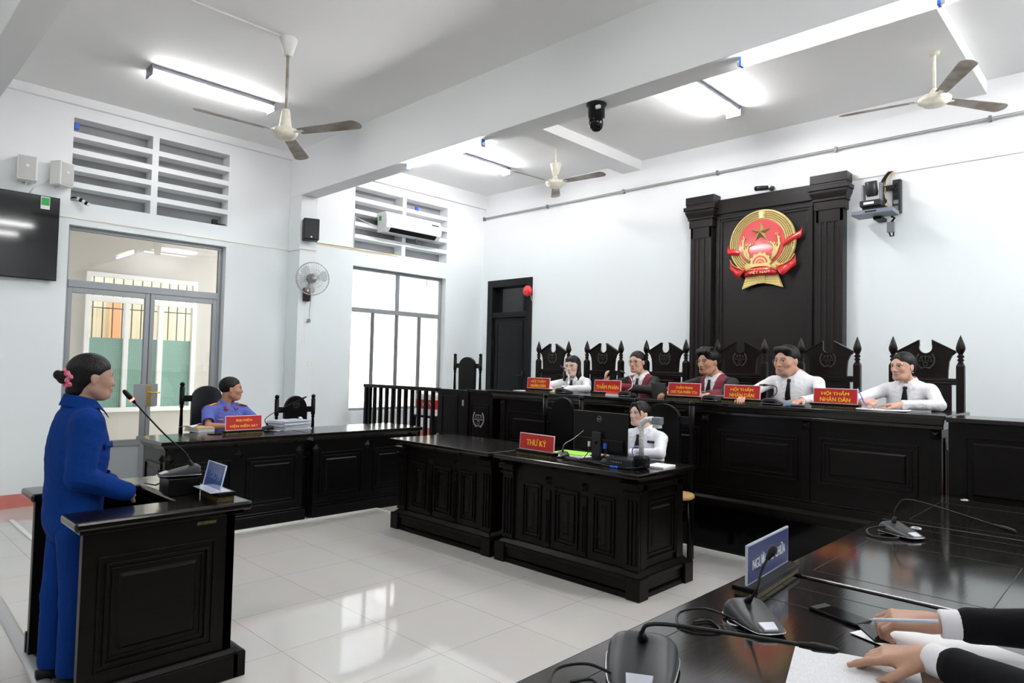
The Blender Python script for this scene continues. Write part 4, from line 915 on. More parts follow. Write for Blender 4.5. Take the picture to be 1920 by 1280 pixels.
# ================================================================== conference microphones
def microphone(loc, rz, neck, label, headr=.011, lit=False, scale=1, group='gooseneck microphones', silver=False, cl=1.0):
    """local: front towards -y, gooseneck from the rear; neck = points relative to loc in world axes"""
    t = thing('gooseneck_microphone', label, 'microphone', loc, rz, group)
    s = scale; v = []; n = 24
    prof = [(-.108, .012, .010), (-.104, .032, .012), (-.092, .047, .017), (-.04, .062, .030), (.03, .070, .046), (.07, .072, .056), (.085, .066, .052), (.088, .05, .03)]
    # body as a loft along y
    pw = cr(prof, 4); prof = [tuple(p) for p in pw]; rings = []
    for y, hw, hz in prof:
        for k in range(n):
            a = PI*k/(n-1); x = hw*math.copysign(abs(math.cos(a))**.6, math.cos(a)); z = .010+(hz-.010+.001)*math.sin(a)**.7
            v.append((x*s, y*s, z*s))
    f = []
    for j in range(len(prof)-1):
        for k in range(n-1): f.append((j*n+k, j*n+k+1, (j+1)*n+k+1, (j+1)*n+k))
    f.append(tuple(range(n))); f.append(tuple((len(prof)-1)*n+k for k in range(n-1, -1, -1)))
    m = MB(); m.add(v, f, None, True); m.build('body', DGREY, t)
    rim = [(p[1]*s*1.02, p[0]*s, .011*s) for p in prof]; rim = [(-x, y, z) for x, y, z in rim[::-1]]+rim
    m = MB(); m.tube(rim, .0018*s, 5, None, True); m.build('silver_rim', SILV, t)
    v = [(x*.88, y*.92, 0) for x, y, z in rim]+[(x, y, .010*s) for x, y, z in rim]; k_ = len(rim)
    m = MB(); m.add(v, [tuple(range(k_))[::-1], tuple(range(k_, 2*k_))]+[(i, (i+1) % k_, k_+(i+1) % k_, k_+i) for i in range(k_)]); m.build('foot', BLK, t)
    m = MB(); m.add([(-.022*s, -.098*s, .0215*s), (.022*s, -.098*s, .0215*s), (.026*s, -.062*s, .0315*s), (-.026*s, -.062*s, .0315*s), (-.022*s, -.098*s, .010*s), (.022*s, -.098*s, .010*s), (.026*s, -.062*s, .010*s), (-.026*s, -.062*s, .010*s)], [(0, 1, 2, 3), (0, 4, 5, 1), (1, 5, 6, 2), (2, 6, 7, 3), (3, 7, 4, 0)]); q = m.build('display', mat('mic_display', (.5, .52, .58), .2) if 'mic_display' not in bpy.data.materials else bpy.data.materials['mic_display'], t, .002)
    root = Vector((0, .055*s, .05*s))
    R = Matrix.Rotation(-rz, 4, 'Z'); P = [root]+[R @ Vector(p) for p in neck]
    d0 = (P[1]-P[0]).normalized(); m = MB(); m.tube([root-d0*.012*s, root+d0*.006, root+d0*.035*s], [.013*s, .012*s, .007*s], 12); m.build('neck_collar', BLK, t)
    # smooth neck with catmull-rom
    Q = [P[0]]+P+[P[-1]]; pts = []
    for i in range(1, len(Q)-2):
        for u in np.linspace(0, 1, 7)[:-1]:
            a, b, c, d = Q[i-1], Q[i], Q[i+1], Q[i+2]
            pts.append(.5*((2*b)+(c-a)*u+(2*a-5*b+4*c-d)*u*u+(-a+3*b-3*c+d)*u**3))
    pts.append(P[-1])
    m = MB(); m.tube(pts, .0042*s, 8); m.build('gooseneck', SILV if silver else CABLE, t)
    d = (pts[-1]-pts[-3]).normalized(); e = pts[-1]
    m = MB(); m.tube([e-d*.03*cl, e-d*.005, e, e+d*.012*cl, e+d*.045*cl, e+d*.055*cl], [.007, .0085, .011, headr+.002, headr, .005], 12); hd = m.build('capsule', BLK, t)
    if lit:
        m = MB(); m.tube([e-d*.012, e-d*.003], .0115, 12); m.build('light_ring', mat('red_ring', (1, .1, .08), .4, emit=(1, .04, .03), es=6), hd)
    return t
# witness stand mic on a black block
t = thing('mic_block', 'black block on the witness stand carrying the microphone', 'block', (-3.67, 1.34, .861), -.1)
m = MB(); m.box(-.10, -.075, 0, .09, .075, .085); m.build('block', BLACKW, t, .003)
microphone((-3.67, 1.34, .947), -.1, [(-.005, .02, .12), (-.02, -.08, .22), (-.03, -.24, .405)], 'gooseneck microphone with a red light ring on the witness stand', lit=True)
m = MB(); m.tube([(-3.75, 1.40, .96), (-3.84, 1.35, .91), (-3.9, 1.30, .872), (-4.02, 1.28, .868)], .004, 6); o = m.build('mic_cable', CABLE, loc=(-3.8, 1.35, .87)); tag(o, 'black cable behind the witness stand microphone', 'cable')
microphone((-.945, 1.475, .781), .52, [(-.0, .0, .11), (.05, .03, .135), (.35, .19, .125)], 'gooseneck microphone at the bottom edge of the picture, nearest the camera', scale=1.28, headr=.009)
microphone((-.895, 2.03, .781), .9, [(.0, .0, .10), (.005, .03, .16), (.02, .055, .205)], 'gooseneck microphone standing upright before the blue nameplate', scale=.98, headr=.0115, cl=.6)
microphone((-.90, 3.68, .781), 1.0, [(-.03, .04, .13), (.04, .06, .165), (.38, .10, .09)], 'gooseneck microphone on the middle glossy table', scale=.95)
microphone((-6.55, 3.18, .851), -1.2, [(.0, .02, .12), (.05, .16, .22), (.10, .36, .32)], 'microphone of the uniformed man, neck leaning towards the empty chair', headr=.008)
for x, nk, lb, hs in ((-4.60, [(-.0, .06, .1), (-.05, .12, .2), (-.16, .16, .27)], 'bench microphone between the first assessor and the THẨM PHÁN nameplate', True),
                  (-3.78, [(.0, .06, .1), (-.06, .12, .19), (-.19, .18, .24)], 'bench microphone in front of the female judge', True),
                  (-2.33, [(.0, .06, .1), (-.03, .10, .155), (-.14, .14, .16)], 'bench microphone in front of the man in white shirt', False),
                  (-2.88, [(.0, .04, .03), (-.06, .06, .05), (-.12, .10, .06)], 'bench microphone lying low among the papers of the presiding judge', False)):
    microphone((x, 5.60, ZT), PI, nk, lb, silver=hs, headr=.007)
m = MB()
for (x, y) in ((-1.05, 1.92), (-1.06, 1.34), (-1.0, 3.62)):
    m = MB(); m.tube(cr([(x+.12, y+.05, .80), (x+.03, y+.03, .815), (x-.03, y-.02, .80), (x+.0, y-.08, .786), (x+.06, y-.085, .786), (x+.11, y-.03, .786), (x+.05, y+.02, .786), (x+.02, y-.03, .786)]), .004, 8)
    o = m.build('mic_cable', CABLE, loc=(x, y, .79)); tag(o, 'looped black cable behind the %s microphone on the glossy tables' % {1.92: 'upright', 1.34: 'nearest', 3.62: 'farthest'}[y], 'cable')

# ================================================================== things on the desks
def sheet(name, cx, cy, z, w, h, rz, mt, label, cat='paper', th=.0015, group=None, n=6, wave=.0, parent=None):
    v = []; f = []
    for j in range(n+1):
        for i in range(n+1):
            x = -w/2+w*i/n; y = -h/2+h*j/n; zz = wave*(math.sin(3*i/n+j)+1)*.5*(i/n)
            v.append((x, y, zz+th))
    for j in range(n):
        for i in range(n): a = j*(n+1)+i; f.append((a, a+1, a+n+2, a+n+1))
    m = MB(); m.add(v, f); o = m.build(name, mt); o.location = (cx, cy, z); o.rotation_euler = (0, 0, rz)
    s = o.modifiers.new('s', 'SOLIDIFY'); s.thickness = th; s.offset = -1
    return tag(o, label, cat, group)
def stack(name, loc, rz, w, h, n, th, mts, label, cat='papers', jit=.01):
    t = thing(name, label, cat, loc, rz)
    z = 0
    for k in range(n):
        m = MB(); dx, dy = random.uniform(-jit, jit), random.uniform(-jit, jit); m.box(-w/2+dx, -h/2+dy, z, w/2+dx, h/2+dy, z+th*.92, Matrix.Rotation(random.uniform(-.06, .06), 4, 'Z')); m.build('sheet_bundle', mts[k % len(mts)], t); z += th
    return t
stack('paper_pile', (-6.82, 2.66, .851), .2, .24, .17, 4, .012, [PAPER, PAPERB, PAPER, YEDGE], 'pile of papers and a booklet at the uniformed man\'s left')
sheet('loose_paper', -6.80, 2.55, .90, .14, .2, .6, PAPER, 'curled loose sheet on the pile before the uniformed man', wave=.03)
t = stack('case_file', (-6.58, 3.48, .851), .25, .26, .36, 9, .0105, [PAPERB, PAPER, mat('blue_grey_paper', (.45, .5, .6), .7)], 'thick tied stack of case papers beside the empty black chair', jit=.018)
m = MB(); m.tube([(-.02, .20, .0), (-.02, .205, .05), (-.02, .16, .105), (.02, .12, .11)], .008, 6); m.tube([(-.14, -.02, .05), (-.1, -.02, .1), (.1, .0, .1), (.14, .0, .05)], .003, 5); m.build('tie_string', WHITE, t)
m = MB(); m.tube([(.0, .14+.035*math.cos(a)*1., .055+.055*math.sin(a)) for a in np.linspace(-1.6, 1.9, 12)], .012, 6); m.build('curled_cover', PAPER, t)
sheet('loose_paper', -6.52, 3.29, .851, .16, .2, .5, PAPERB, 'loose printed sheet beside the case papers', wave=.01)
m = MB(); m.ball((-6.45, 3.12, .866), .022, None, 8, (1.2, 1, .6)); o = m.build('crumpled_tissue', PAPER, loc=(-6.45, 3.12, .851)); tag(o, 'small crumpled tissue by the prosecutor nameplate', 'tissue')
m = MB(); m.box(-6.50, 2.60, .851, -6.44, 2.72, .859); o = m.build('mobile_phone', BLKG, bev=.003, loc=(-6.47, 2.66, .851)); tag(o, 'dark mobile phone left of the prosecutor nameplate', 'phone')
# clerk desk
t = thing('computer_monitor', 'black computer monitor seen from behind on the carved desk', 'monitor', (-3.10, 4.20, .851), -.10)
m = MB(); m.box(-.275, .0, .055, .275, .018, .37); m.box(-.25, -.018, .08, .25, .0, .17); m.build('case', BLK, t, .006)
m = MB(); m.box(-.265, .018, .065, .265, .020, .36); m.build('screen', mat('lit_screen', (.02, .02, .02), .2, emit=(.5, .6, .8), es=.4), t)
m = MB(); m.box(-.275, -.001, .365, .275, .019, .372); m.build('bezel', DGREY, t, .001)
def backM(z, x=0): return frameM((x, -.003, z), (1, 0, 0), (0, 1, 0), (0, 0, 1))
m = MB(); m.box(-.045, -.035, .0, .045, -.02, .22); m.build('stand_neck', DGREY, t, .006)
m = MB(); m.box(-.11, -.10, 0, .11, .07, .012); m.build('stand_foot', BLK, t, .005)
m = MB(); m.lathe([(.0, 0), (.018, 0), (.02, -.002)], frameM((0, -.0365, .145), (1, 0, 0), (0, 0, 1), (0, -1, 0)), 18); m.build('cable_hole', BLKG, t)
m = MB(); m.tube([(.022*math.cos(a), -.002, .318+.022*math.sin(a)) for a in np.linspace(0, 2*PI, 29)[:-1]], .0012, 5, None, True); m.build('badge_ring', SILV, t)
lettering('DELL', SILV, t, backM(.318), .010, .030, .001, .02, name='badge_lettering')
m = MB(); m.box(.07, -.03, .10, .10, -.015, .14); m.build('video_plug', BLUECLIP, t, .002); m = MB(); m.box(-.09, -.03, .10, -.07, -.015, .14); m.build('power_plug', WHITE, t, .002)
m = MB()
for a, b in (((.085, -.025, .1), (.06, -.05, .02)), ((-.08, -.025, .1), (-.10, -.06, .01)), ((.05, -.02, .12), (.03, -.06, .02)), ((.10, -.02, .12), (.07, -.07, .01))):
    m.tube([a, (a[0]+.01, -.04, .06), b], .0035, 6)
m.build('cable', CABLE, t)
m = MB()
for k in range(5):
    pts = [(-3.30+.02*k, 4.08-.01*k, .858)]
    for j in range(6): pts.append((-3.30+.13*j+random.uniform(-.02, .02), 4.02+.03*math.sin(j*1.3+k)+.012*k-.004*j, .857+.004*(k % 3)))
    m.tube(cr(pts, 3), .004, 6)
m.tube([(-2.72, 4.0, .858), (-2.63, 3.97, .87), (-2.60, 4.04, .875), (-2.66, 4.08, .87)], .004, 6)
o = m.build('cable_tangle', CABLE, loc=(-3.0, 4.05, .851)); tag(o, 'tangle of black computer cables on the carved desk', 'cables')
m = MB(); m.box(-2.83, 3.965, .853, -2.77, 3.985, .865); o = m.build('usb_plug', BLUECLIP, bev=.002, loc=(-2.8, 3.97, .853)); tag(o, 'blue cable plug at the front of the carved desk', 'plug')
sheet('green_folder', -3.45, 4.33, .858, .30, .22, .1, GREEN, 'bright green folder beside the secretary nameplate', 'folder', .008)
sheet('paper_stack', -3.40, 4.30, .851, .32, .24, -.05, PAPER, 'white sheets under the bright green folder', 'paper', .007)
t = thing('computer_mouse', 'dark computer mouse beside the red secretary nameplate', 'mouse', (-3.36, 4.12, .851), .4); m = MB(); m.ball((0, 0, .012), .03, None, 14, (1, 1.6, .7)); m.build('shell', DGREY, t); m = MB(); m.ball((0, -.02, .03), .006, None, 8); m.build('wheel', SILV, t)
t = thing('keyboard', 'black keyboard behind the monitor on the carved desk', 'keyboard', (-3.05, 4.38, .851)); m = MB(); m.box(-.22, -.07, 0, .22, .07, .015); m.build('case', BLK, t, .003)
m = MB(); [m.box(-.21+.03*i, -.06+.03*j, .015, -.185+.03*i, -.035+.03*j, .02) for i in range(14) for j in range(4)]; m.build('keys', DGREY, t)
t = thing('equipment_box', 'black electronic box in front of the clerk', 'device', (-2.82, 4.10, .851), -.05); m = MB(); m.box(-.10, -.06, 0, .13, .08, .062); m.build('case', DGREY, t, .01); m = MB()
for k in range(5): m.box(-.05+k*.022, -.062, .03, -.04+k*.022, -.060, .036)
m.build('ports', SILV, t)
t = thing('document_camera', 'white sleeved document camera arm bending over the carved desk', 'document camera', (-2.665, 4.12, .851))
m = MB(); m.box(-.05, -.04, 0, .05, .05, .09); m.build('base', BLK, t, .02)
m = MB(); m.tube([(0, 0, .09), (0, 0, .23), (-.005, .0, .28), (.01, -.01, .325), (.05, -.02, .35), (.10, -.03, .358), (.13, -.035, .357)], [.018, .018, .02, .021, .021, .019, .017], 14)
m.build('arm', mat('speckled_sleeve', (.42, .42, .42), .5, noise=.5, nscale=130, var=(.9, .9, .9)), t)
m = MB(); m.box(.12, -.065, .325, .185, -.01, .375); m.build('camera_head', GREY, t, .004); m = MB(); m.box(.125, -.06, .30, .175, -.015, .325); m.build('lens', mat('lens_glass', (.5, .52, .52), .15), t)
t = thing('handheld_fan', 'small purple handheld fan in front of the clerk\'s arm', 'fan', (-2.77, 4.22, .915), 0)
m = MB(); PM = Matrix.Translation((0, 0, .035)) @ Matrix.Rotation(PI/2, 4, 'X')
m.tube([(.040*math.cos(a), .040*math.sin(a), 0) for a in np.linspace(0, 2*PI, 25)[:-1]], .005, 6, PM, True)
for k in range(14):
    a = 2*PI*k/14; m.tube([(.01*math.cos(a), .01*math.sin(a), .006), (.04*math.cos(a+.3), .04*math.sin(a+.3), 0)], .0015, 4, PM)
m.build('guard', mat('purple_plastic', (.28, .2, .55), .4), t); m = MB(); m.lathe([(0, .008), (.012, .008), (.012, -.01)], PM, 12); m.build('hub', WHITE, t); m = MB(); m.tube([(0, 0, -.005), (0, 0, -.063)], .012, 10); m.build('handle', bpy.data.materials['purple_plastic'], t)
sheet('notebook', -2.62, 4.30, .851, .15, .2, .1, PAPER, 'white notepad at the right end of the carved desk', 'notebook', .012)
microphone((-3.42, 4.13, .851), .3, [(.02, .02, .1), (.10, .06, .16), (.26, .14, .32)], 'slim silver microphone behind the monitor on the carved desk', silver=True, scale=.7, headr=.006)
# judges bench items
stack('law_books', (-3.93, 5.63, ZT), .05, .20, .15, 2, .022, [PAPER, mat('red_yellow_book', (.65, .08, .05), .5)], 'white book and red book under the female judge\'s hands', 'books', .006)
m = MB(); m.box(-5.32, 5.55, ZT, -5.14, 5.70, ZT+.004); o = m.build('open_notebook', PAPER, loc=(-5.2, 5.6, ZT)); tag(o, 'open white papers at the far left end of the bench', 'paper')
stack('papers', (-4.80, 5.70, ZT), .1, .30, .20, 2, .008, [YEDGE, PAPER], 'open notebook in front of the first assessor', 'papers', .01)
t = thing('laptop', 'open black laptop on the bench beside the presiding judge', 'laptop', (-3.44, 5.80, ZT), 2.6); m = MB(); m.box(-.15, -.1, 0, .15, .1, .015); m.build('keyboard_base', DGREY, t, .003); m = MB(); m.box(-.15, .1, .0, .15, .108, .16, Matrix.Rotation(-.12, 4, 'X')); m.build('lid', BLK, t, .003)
stack('papers', (-2.95, 5.85, ZT), .3, .34, .24, 5, .009, [PAPER, YEDGE, PAPERB, mat('brown_folder', (.45, .25, .12), .6)], 'untidy files in front of the presiding judge', 'papers', .03)
t = thing('open_folder', 'open dark folder with glossy cover over the presiding judge\'s files', 'folder', (-2.98, 5.76, ZT+.05), .15)
m = MB(); m.tube([(-.17, 0, .0), (-.08, 0, .03), (.0, 0, .015)], .006, 6); m.box(-.17, -.08, 0, .15, .1, .008, Matrix.Rotation(.05, 4, 'Y')); m.build('cover', GREY, t, .002)
t = thing('eyeglass_case', 'dark spectacle case with blue tag before the man in white shirt', 'case', (-2.12, 5.52, ZT), .1); m = MB(); m.box(-.075, -.025, 0, .075, .025, .016); m.build('case', mat('navy_case', (.03, .04, .09), .4), t, .006); m = MB(); m.box(-.078, -.027, .002, -.03, .02, .018); m.build('blue_tag', mat('light_blue', (.1, .35, .7), .4), t, .002)
t = thing('open_notebook', 'open notebook under the hands of the assessor at the right end of the bench', 'notebook', (-1.50, 5.62, ZT), .05)
for s in (-1, 1):
    m = MB(); m.box(0, -.09, 0, s*.17, .09, .008, Matrix.Rotation(-s*.03, 4, 'Y')); m.build('page_block', PAPER, t, .002)
m = MB(); m.box(-.175, -.095, -.001, .175, .095, .001); m.build('cover', DGREY, t)
# foreground table items
t = thing('mobile_phone', 'black mobile phone lying on the nearest glossy table', 'phone', (-.74, 2.30, .781), -.32); m = MB(); m.box(-.085, -.04, 0, .085, .04, .010); m.build('body', BLKG, t, .004)
m = MB(); m.box(-.08, -.036, .0101, -.055, .036, .0105); m.build('screen_text', DGREY, t)
sheet('printed_sheet', -.545, 1.80, .782, .30, .42, .28, PAPERB, 'printed sheet in clear sleeve nearest the bottom of the picture', wave=.004)
sheet('white_paper', -.42, 2.24, .783, .42, .30, -.35, PAPER, 'white sheets under the lawyer\'s hands', wave=.004)
sheet('white_paper', -.20, 1.98, .782, .35, .30, .35, PAPER, 'white sheet beneath the lawyer\'s sleeve', wave=.004)
t = thing('tablet', 'dark tablet edge under the lawyer\'s fingers', 'tablet', (-.60, 2.20, .781), -.9); m = MB(); m.box(-.09, -.03, 0, .05, .03, .007); m.build('body', BLKG, t, .003)
# ================================================================== people: signed distance modelling
class SDF:
    def __init__(s, lo, hi, h):
        s.lo = np.array(lo, np.float32); s.h = h
        s.n = np.maximum(2, np.ceil((np.array(hi)-s.lo)/h).astype(int)+1)
        s.d = np.full(tuple(s.n), 1.0, np.float32)
    def _sub(s, lo, hi, pad):
        a = np.clip(np.floor((np.array(lo)-pad-s.lo)/s.h).astype(int), 0, s.n-1); b = np.clip(np.ceil((np.array(hi)+pad-s.lo)/s.h).astype(int)+1, 1, s.n)
        if np.any(b <= a): return None, None
        ax = [s.lo[i]+s.h*np.arange(a[i], b[i], dtype=np.float32) for i in range(3)]
        return (slice(a[0], b[0]), slice(a[1], b[1]), slice(a[2], b[2])), np.stack(np.meshgrid(*ax, indexing='ij'), -1)
    def _mix(s, sl, v, k, sub):
        o = s.d[sl]
        if sub:
            v = -v; h = np.maximum(k-np.abs(o-v), 0)/k; s.d[sl] = np.maximum(o, v)+h*h*k*.25
        else:
            h = np.maximum(k-np.abs(o-v), 0)/k; s.d[sl] = np.minimum(o, v)-h*h*k*.25
    def cone(s, a, b, ra, rb, k=.01, flat=None, f=1.0, sub=False):
        a = np.array(a, np.float32); b = np.array(b, np.float32); R = max(ra, rb)
        sl, p = s._sub(np.minimum(a, b)-R, np.maximum(a, b)+R, k+3*s.h)
        if sl is None: return
        q = p-a; ba = b-a
        if flat is not None:
            n = np.array(flat, np.float32); n /= np.linalg.norm(n)
            q = q+(f-1)*np.sum(q*n, -1, keepdims=True)*n; ba = ba+(f-1)*np.dot(ba, n)*n
        t = np.clip(np.sum(q*ba, -1)/max(1e-9, float(ba@ba)), 0, 1)
        v = np.linalg.norm(q-t[..., None]*ba, axis=-1)-(ra+(rb-ra)*t)
        s._mix(sl, v/(1 if flat is None else (1+f)/2), k, sub)
    def ell(s, c, r, R=None, k=.01, sub=False):
        c = np.array(c, np.float32); r = np.array(r, np.float32); m = float(r.max())
        sl, p = s._sub(c-m, c+m, k+3*s.h)
        if sl is None: return
        q = p-c
        if R is not None: q = q@np.array(R, np.float32)
        k0 = np.linalg.norm(q/r, axis=-1); k1 = np.linalg.norm(q/(r*r), axis=-1)
        s._mix(sl, k0*(k0-1)/np.maximum(k1, 1e-6), k, sub)
    def cut(s, c, n, k=.01):      # remove the half space along n
        n = np.array(n, np.float32); n /= np.linalg.norm(n)
        sl, p = s._sub(s.lo, s.lo+s.h*s.n, 0)
        s._mix(sl, -((p-np.array(c, np.float32))@n), k, True)
    def mesh(s, relax=1):
        d = s.d; n = s.n; ins = d < 0
        c = [d[i:n[0]-1+i, j:n[1]-1+j, k:n[2]-1+k] for i in (0, 1) for j in (0, 1) for k in (0, 1)]
        cnt = sum((x < 0).astype(np.int8) for x in c); act = (cnt > 0) & (cnt < 8)
        idx = np.argwhere(act); vid = np.full(act.shape, -1, np.int64); vid[act] = np.arange(len(idx))
        C = np.stack([x[act] for x in c], 1)
        off = np.array([(i, j, k) for i in (0, 1) for j in (0, 1) for k in (0, 1)], float)
        acc = np.zeros((len(idx), 3)); w = np.zeros(len(idx))
        for a in range(8):
            for b in range(a+1, 8):
                if np.abs(off[a]-off[b]).sum() != 1: continue
                A, Bv = C[:, a], C[:, b]; m_ = (A < 0) != (Bv < 0); t = np.where(m_, A/np.where(m_, A-Bv, 1), 0)
                acc += m_[:, None]*(off[a]+t[:, None]*(off[b]-off[a])); w += m_
        V = s.lo+(idx+acc/w[:, None])*s.h
        F = []
        for ax in range(3):
            sl0 = [slice(None)]*3; sl1 = [slice(None)]*3; sl0[ax] = slice(0, n[ax]-1); sl1[ax] = slice(1, n[ax])
            A, Bv = ins[tuple(sl0)], ins[tuple(sl1)]; e = np.argwhere(A != Bv)
            o1, o2 = [(1, 2), (2, 0), (0, 1)][ax]
            e = e[(e[:, o1] > 0) & (e[:, o2] > 0) & (e[:, o1] < n[o1]-1) & (e[:, o2] < n[o2]-1)]
            def g(a, b):
                q = e.copy(); q[:, o1] -= a; q[:, o2] -= b; return vid[q[:, 0], q[:, 1], q[:, 2]]
            Q = np.stack([g(1, 1), g(0, 1), g(0, 0), g(1, 0)], 1)
            fl = A[e[:, 0], e[:, 1], e[:, 2]]; Q = np.where(fl[:, None], Q, Q[:, ::-1]); F.append(Q)
        F = np.concatenate(F); F = F[(F >= 0).all(1)]
        for _ in range(relax):
            S_ = np.zeros_like(V); W_ = np.zeros(len(V))
            for a in range(4):
                b = (a+1) % 4; np.add.at(S_, F[:, a], V[F[:, b]]); np.add.at(W_, F[:, a], 1); np.add.at(S_, F[:, b], V[F[:, a]]); np.add.at(W_, F[:, b], 1)
            V = V*.5+.5*S_/np.maximum(W_, 1)[:, None]
        return V, F
def obj_np(name, V, F, m, parent=None, base=(0, 0, 0), colors=None):
    V = V-np.array(base)
    me = bpy.data.meshes.new(name); me.vertices.add(len(V)); me.vertices.foreach_set('co', V.astype(np.float32).ravel())
    me.loops.add(4*len(F)); me.loops.foreach_set('vertex_index', F.astype(np.int32).ravel())
    me.polygons.add(len(F)); me.polygons.foreach_set('loop_start', np.arange(0, 4*len(F), 4, dtype=np.int32))
    me.update(calc_edges=True); me.polygons.foreach_set('use_smooth', np.ones(len(F), bool))
    if colors is not None:
        ca = me.color_attributes.new('Col', 'FLOAT_COLOR', 'POINT'); ca.data.foreach_set('color', np.concatenate([colors, np.ones((len(V), 1))], 1).astype(np.float32).ravel())
    me.materials.append(m); me.update()
    o = bpy.data.objects.new(name, me); COL.objects.link(o)
    if parent is not None: o.parent = parent
    return o

SKINM = attr_mat('skin', .45, bump=.06, bscale=220, sss=.12)
HAIRM = mat('black_hair', (.0035, .0026, .0026), .42, spec=.25, bump=.6, bscale=70, stretch=(1.6, 1, .25))
SHIRT = mat('white_shirt', (.74, .74, .77), .75, bump=.35, bscale=9)
SHIRTB = mat('periwinkle_shirt', (.10, .13, .46), .75, bump=.35, bscale=9)
BLUEJ = mat('royal_blue_cotton', (.001, .030, .19), .85, spec=.15, bump=.6, bscale=8)
ROBEM = attr_mat('judge_robe', .7, bump=.35, bscale=9)
BLKCLOTH = mat('black_cloth', (.004, .004, .0055), .85, spec=.15, bump=.3, bscale=9)
TIE = mat('black_tie', (.004, .006, .0065), .5, spec=.2)

def uv(v): v = np.array(v, float); return v/np.linalg.norm(v)
def head_frame(look, roll=0):
    y = uv(look); x = uv(np.cross(y, (0, 0, 1))); z = np.cross(x, y)
    if roll: x, z = x*math.cos(roll)+z*math.sin(roll), -x*math.sin(roll)+z*math.cos(roll)
    return np.stack([x, y, z], 1)     # columns: local axes in world
def add_head(G, c, R, s, male, fat=1.0, mouth_open=0):
    c = np.array(c, float)
    P = lambda x, y, z: c+s*(R@np.array([x, y, z]))
    E = lambda x, y, z, r, k=.01, sub=False, Rr=None: G.ell(P(x, y, z), np.array(r)*s, R if Rr is None else R@Rr, k*s, sub)
    Cn = lambda a, b, ra, rb, k=.01, sub=False, **kw: G.cone(P(*a), P(*b), ra*s, rb*s, k*s, sub=sub, **kw)
    E(0, -.012, .030, (.077, .092, .086)); E(0, .028, .010, (.067, .062, .074), .03)
    E(0, .026, -.042, (.062*fat, .060, .064), .03)
    Cn((-.03*fat, .045, -.088), (.03*fat, .045, -.088), .022, .022, .03); Cn((-.052*fat, .0, -.055), (-.026*fat, .055, -.088), .02, .018, .025); Cn((.052*fat, .0, -.055), (.026*fat, .055, -.088), .02, .018, .025)
    E(0, .074, -.091, (.018, .015, .013), .02)
    for g in (-1, 1):
        E(g*.040*fat, .052, -.02, (.024*fat, .026, .022), .02)
        E(g*.032, .094, .008, (.017, .010, .010), .012, True)
        E(g*.031, .0775, .006, (.0125, .0105, .0115), .004)
        Cn((g*.014, .089, .021), (g*.045, .079, .023), .0065, .005, .012)
        E(g*.078, -.004, -.008, (.006, .015, .027), .006); E(g*.086, .001, -.006, (.007, .009, .017), .003, True); E(g*.0815, .010, -.012, (.003, .004, .006), .003)
        E(g*.080, -.011, -.003, (.006, .010, .024), .005)
        E(g*.013, .089, -.033, (.009, .010, .008), .008)
    Cn((0, .083, .010), (0, .096, -.027), .008, .0125, .014); E(0, .101, -.030, (.010, .009, .008), .008)
    E(0, .087, -.055, (.026, .010, .009), .012); E(0, .086, -.069, (.021, .010, .009), .01)
    if mouth_open: E(0, .096, -.063, (.016, .012, .006), .004, True)
    else: Cn((-.02, .098, -.0615), (.02, .098, -.0615), .0022, .0022, .003, True)
def head_colors(V, c, R, s, skin, lips, brow=(.03, .02, .018), male=False, mouth_open=0):
    q = ((V-np.array(c))@R)/s; x, y, z = q[:, 0], q[:, 1], q[:, 2]; ax = np.abs(x)
    col = np.tile(np.array(skin, float), (len(V), 1)); nz = rng.normal(0, .012, len(V))[:, None]; col = col*(1+nz)
    def mixc(mask, cc): 
        m_ = np.clip(mask, 0, 1)[:, None]; col[:] = col*(1-m_)+np.array(cc)*m_
    front = y > .05
    mixc(((1-((ax-.04)/.022)**2-((z+.025)/.02)**2)*.35)*front*1.0, (skin[0]*1.02, skin[1]*.82, skin[2]*.78))
    mixc(np.where(front & (z > -.078) & (z < -.047), 1.5*(1-(x/.0235)**2-((z+.0625)/.0095)**2), 0), lips)
    if mouth_open: mixc(np.where(front & (((x/.016)**2+((z+.063)/.005)**2) < 1), 1, 0), (.05, .01, .01))
    mixc(np.where(front & (((ax-.031)/.0145)**2+((z-.006)/.0062)**2 < 1), 1, 0), (.55, .52, .5))
    mixc(np.where(front & (((ax-.031)/.0068)**2+((z-.006)/.0066)**2 < 1), 1, 0), (.012, .008, .006))
    mixc(np.where(front & (np.abs(z-.0125-.0*ax) < .0024) & (np.abs(ax-.031) < .016), 1, 0), (.03, .02, .02))
    zb = .0275-.9*(ax-.028)**2*6; mixc(np.where(front & (ax > .012) & (ax < .050), 1.7-np.abs(z-zb)/(.0036 if male else .0026), 0), brow)
    return col
NAILS = []
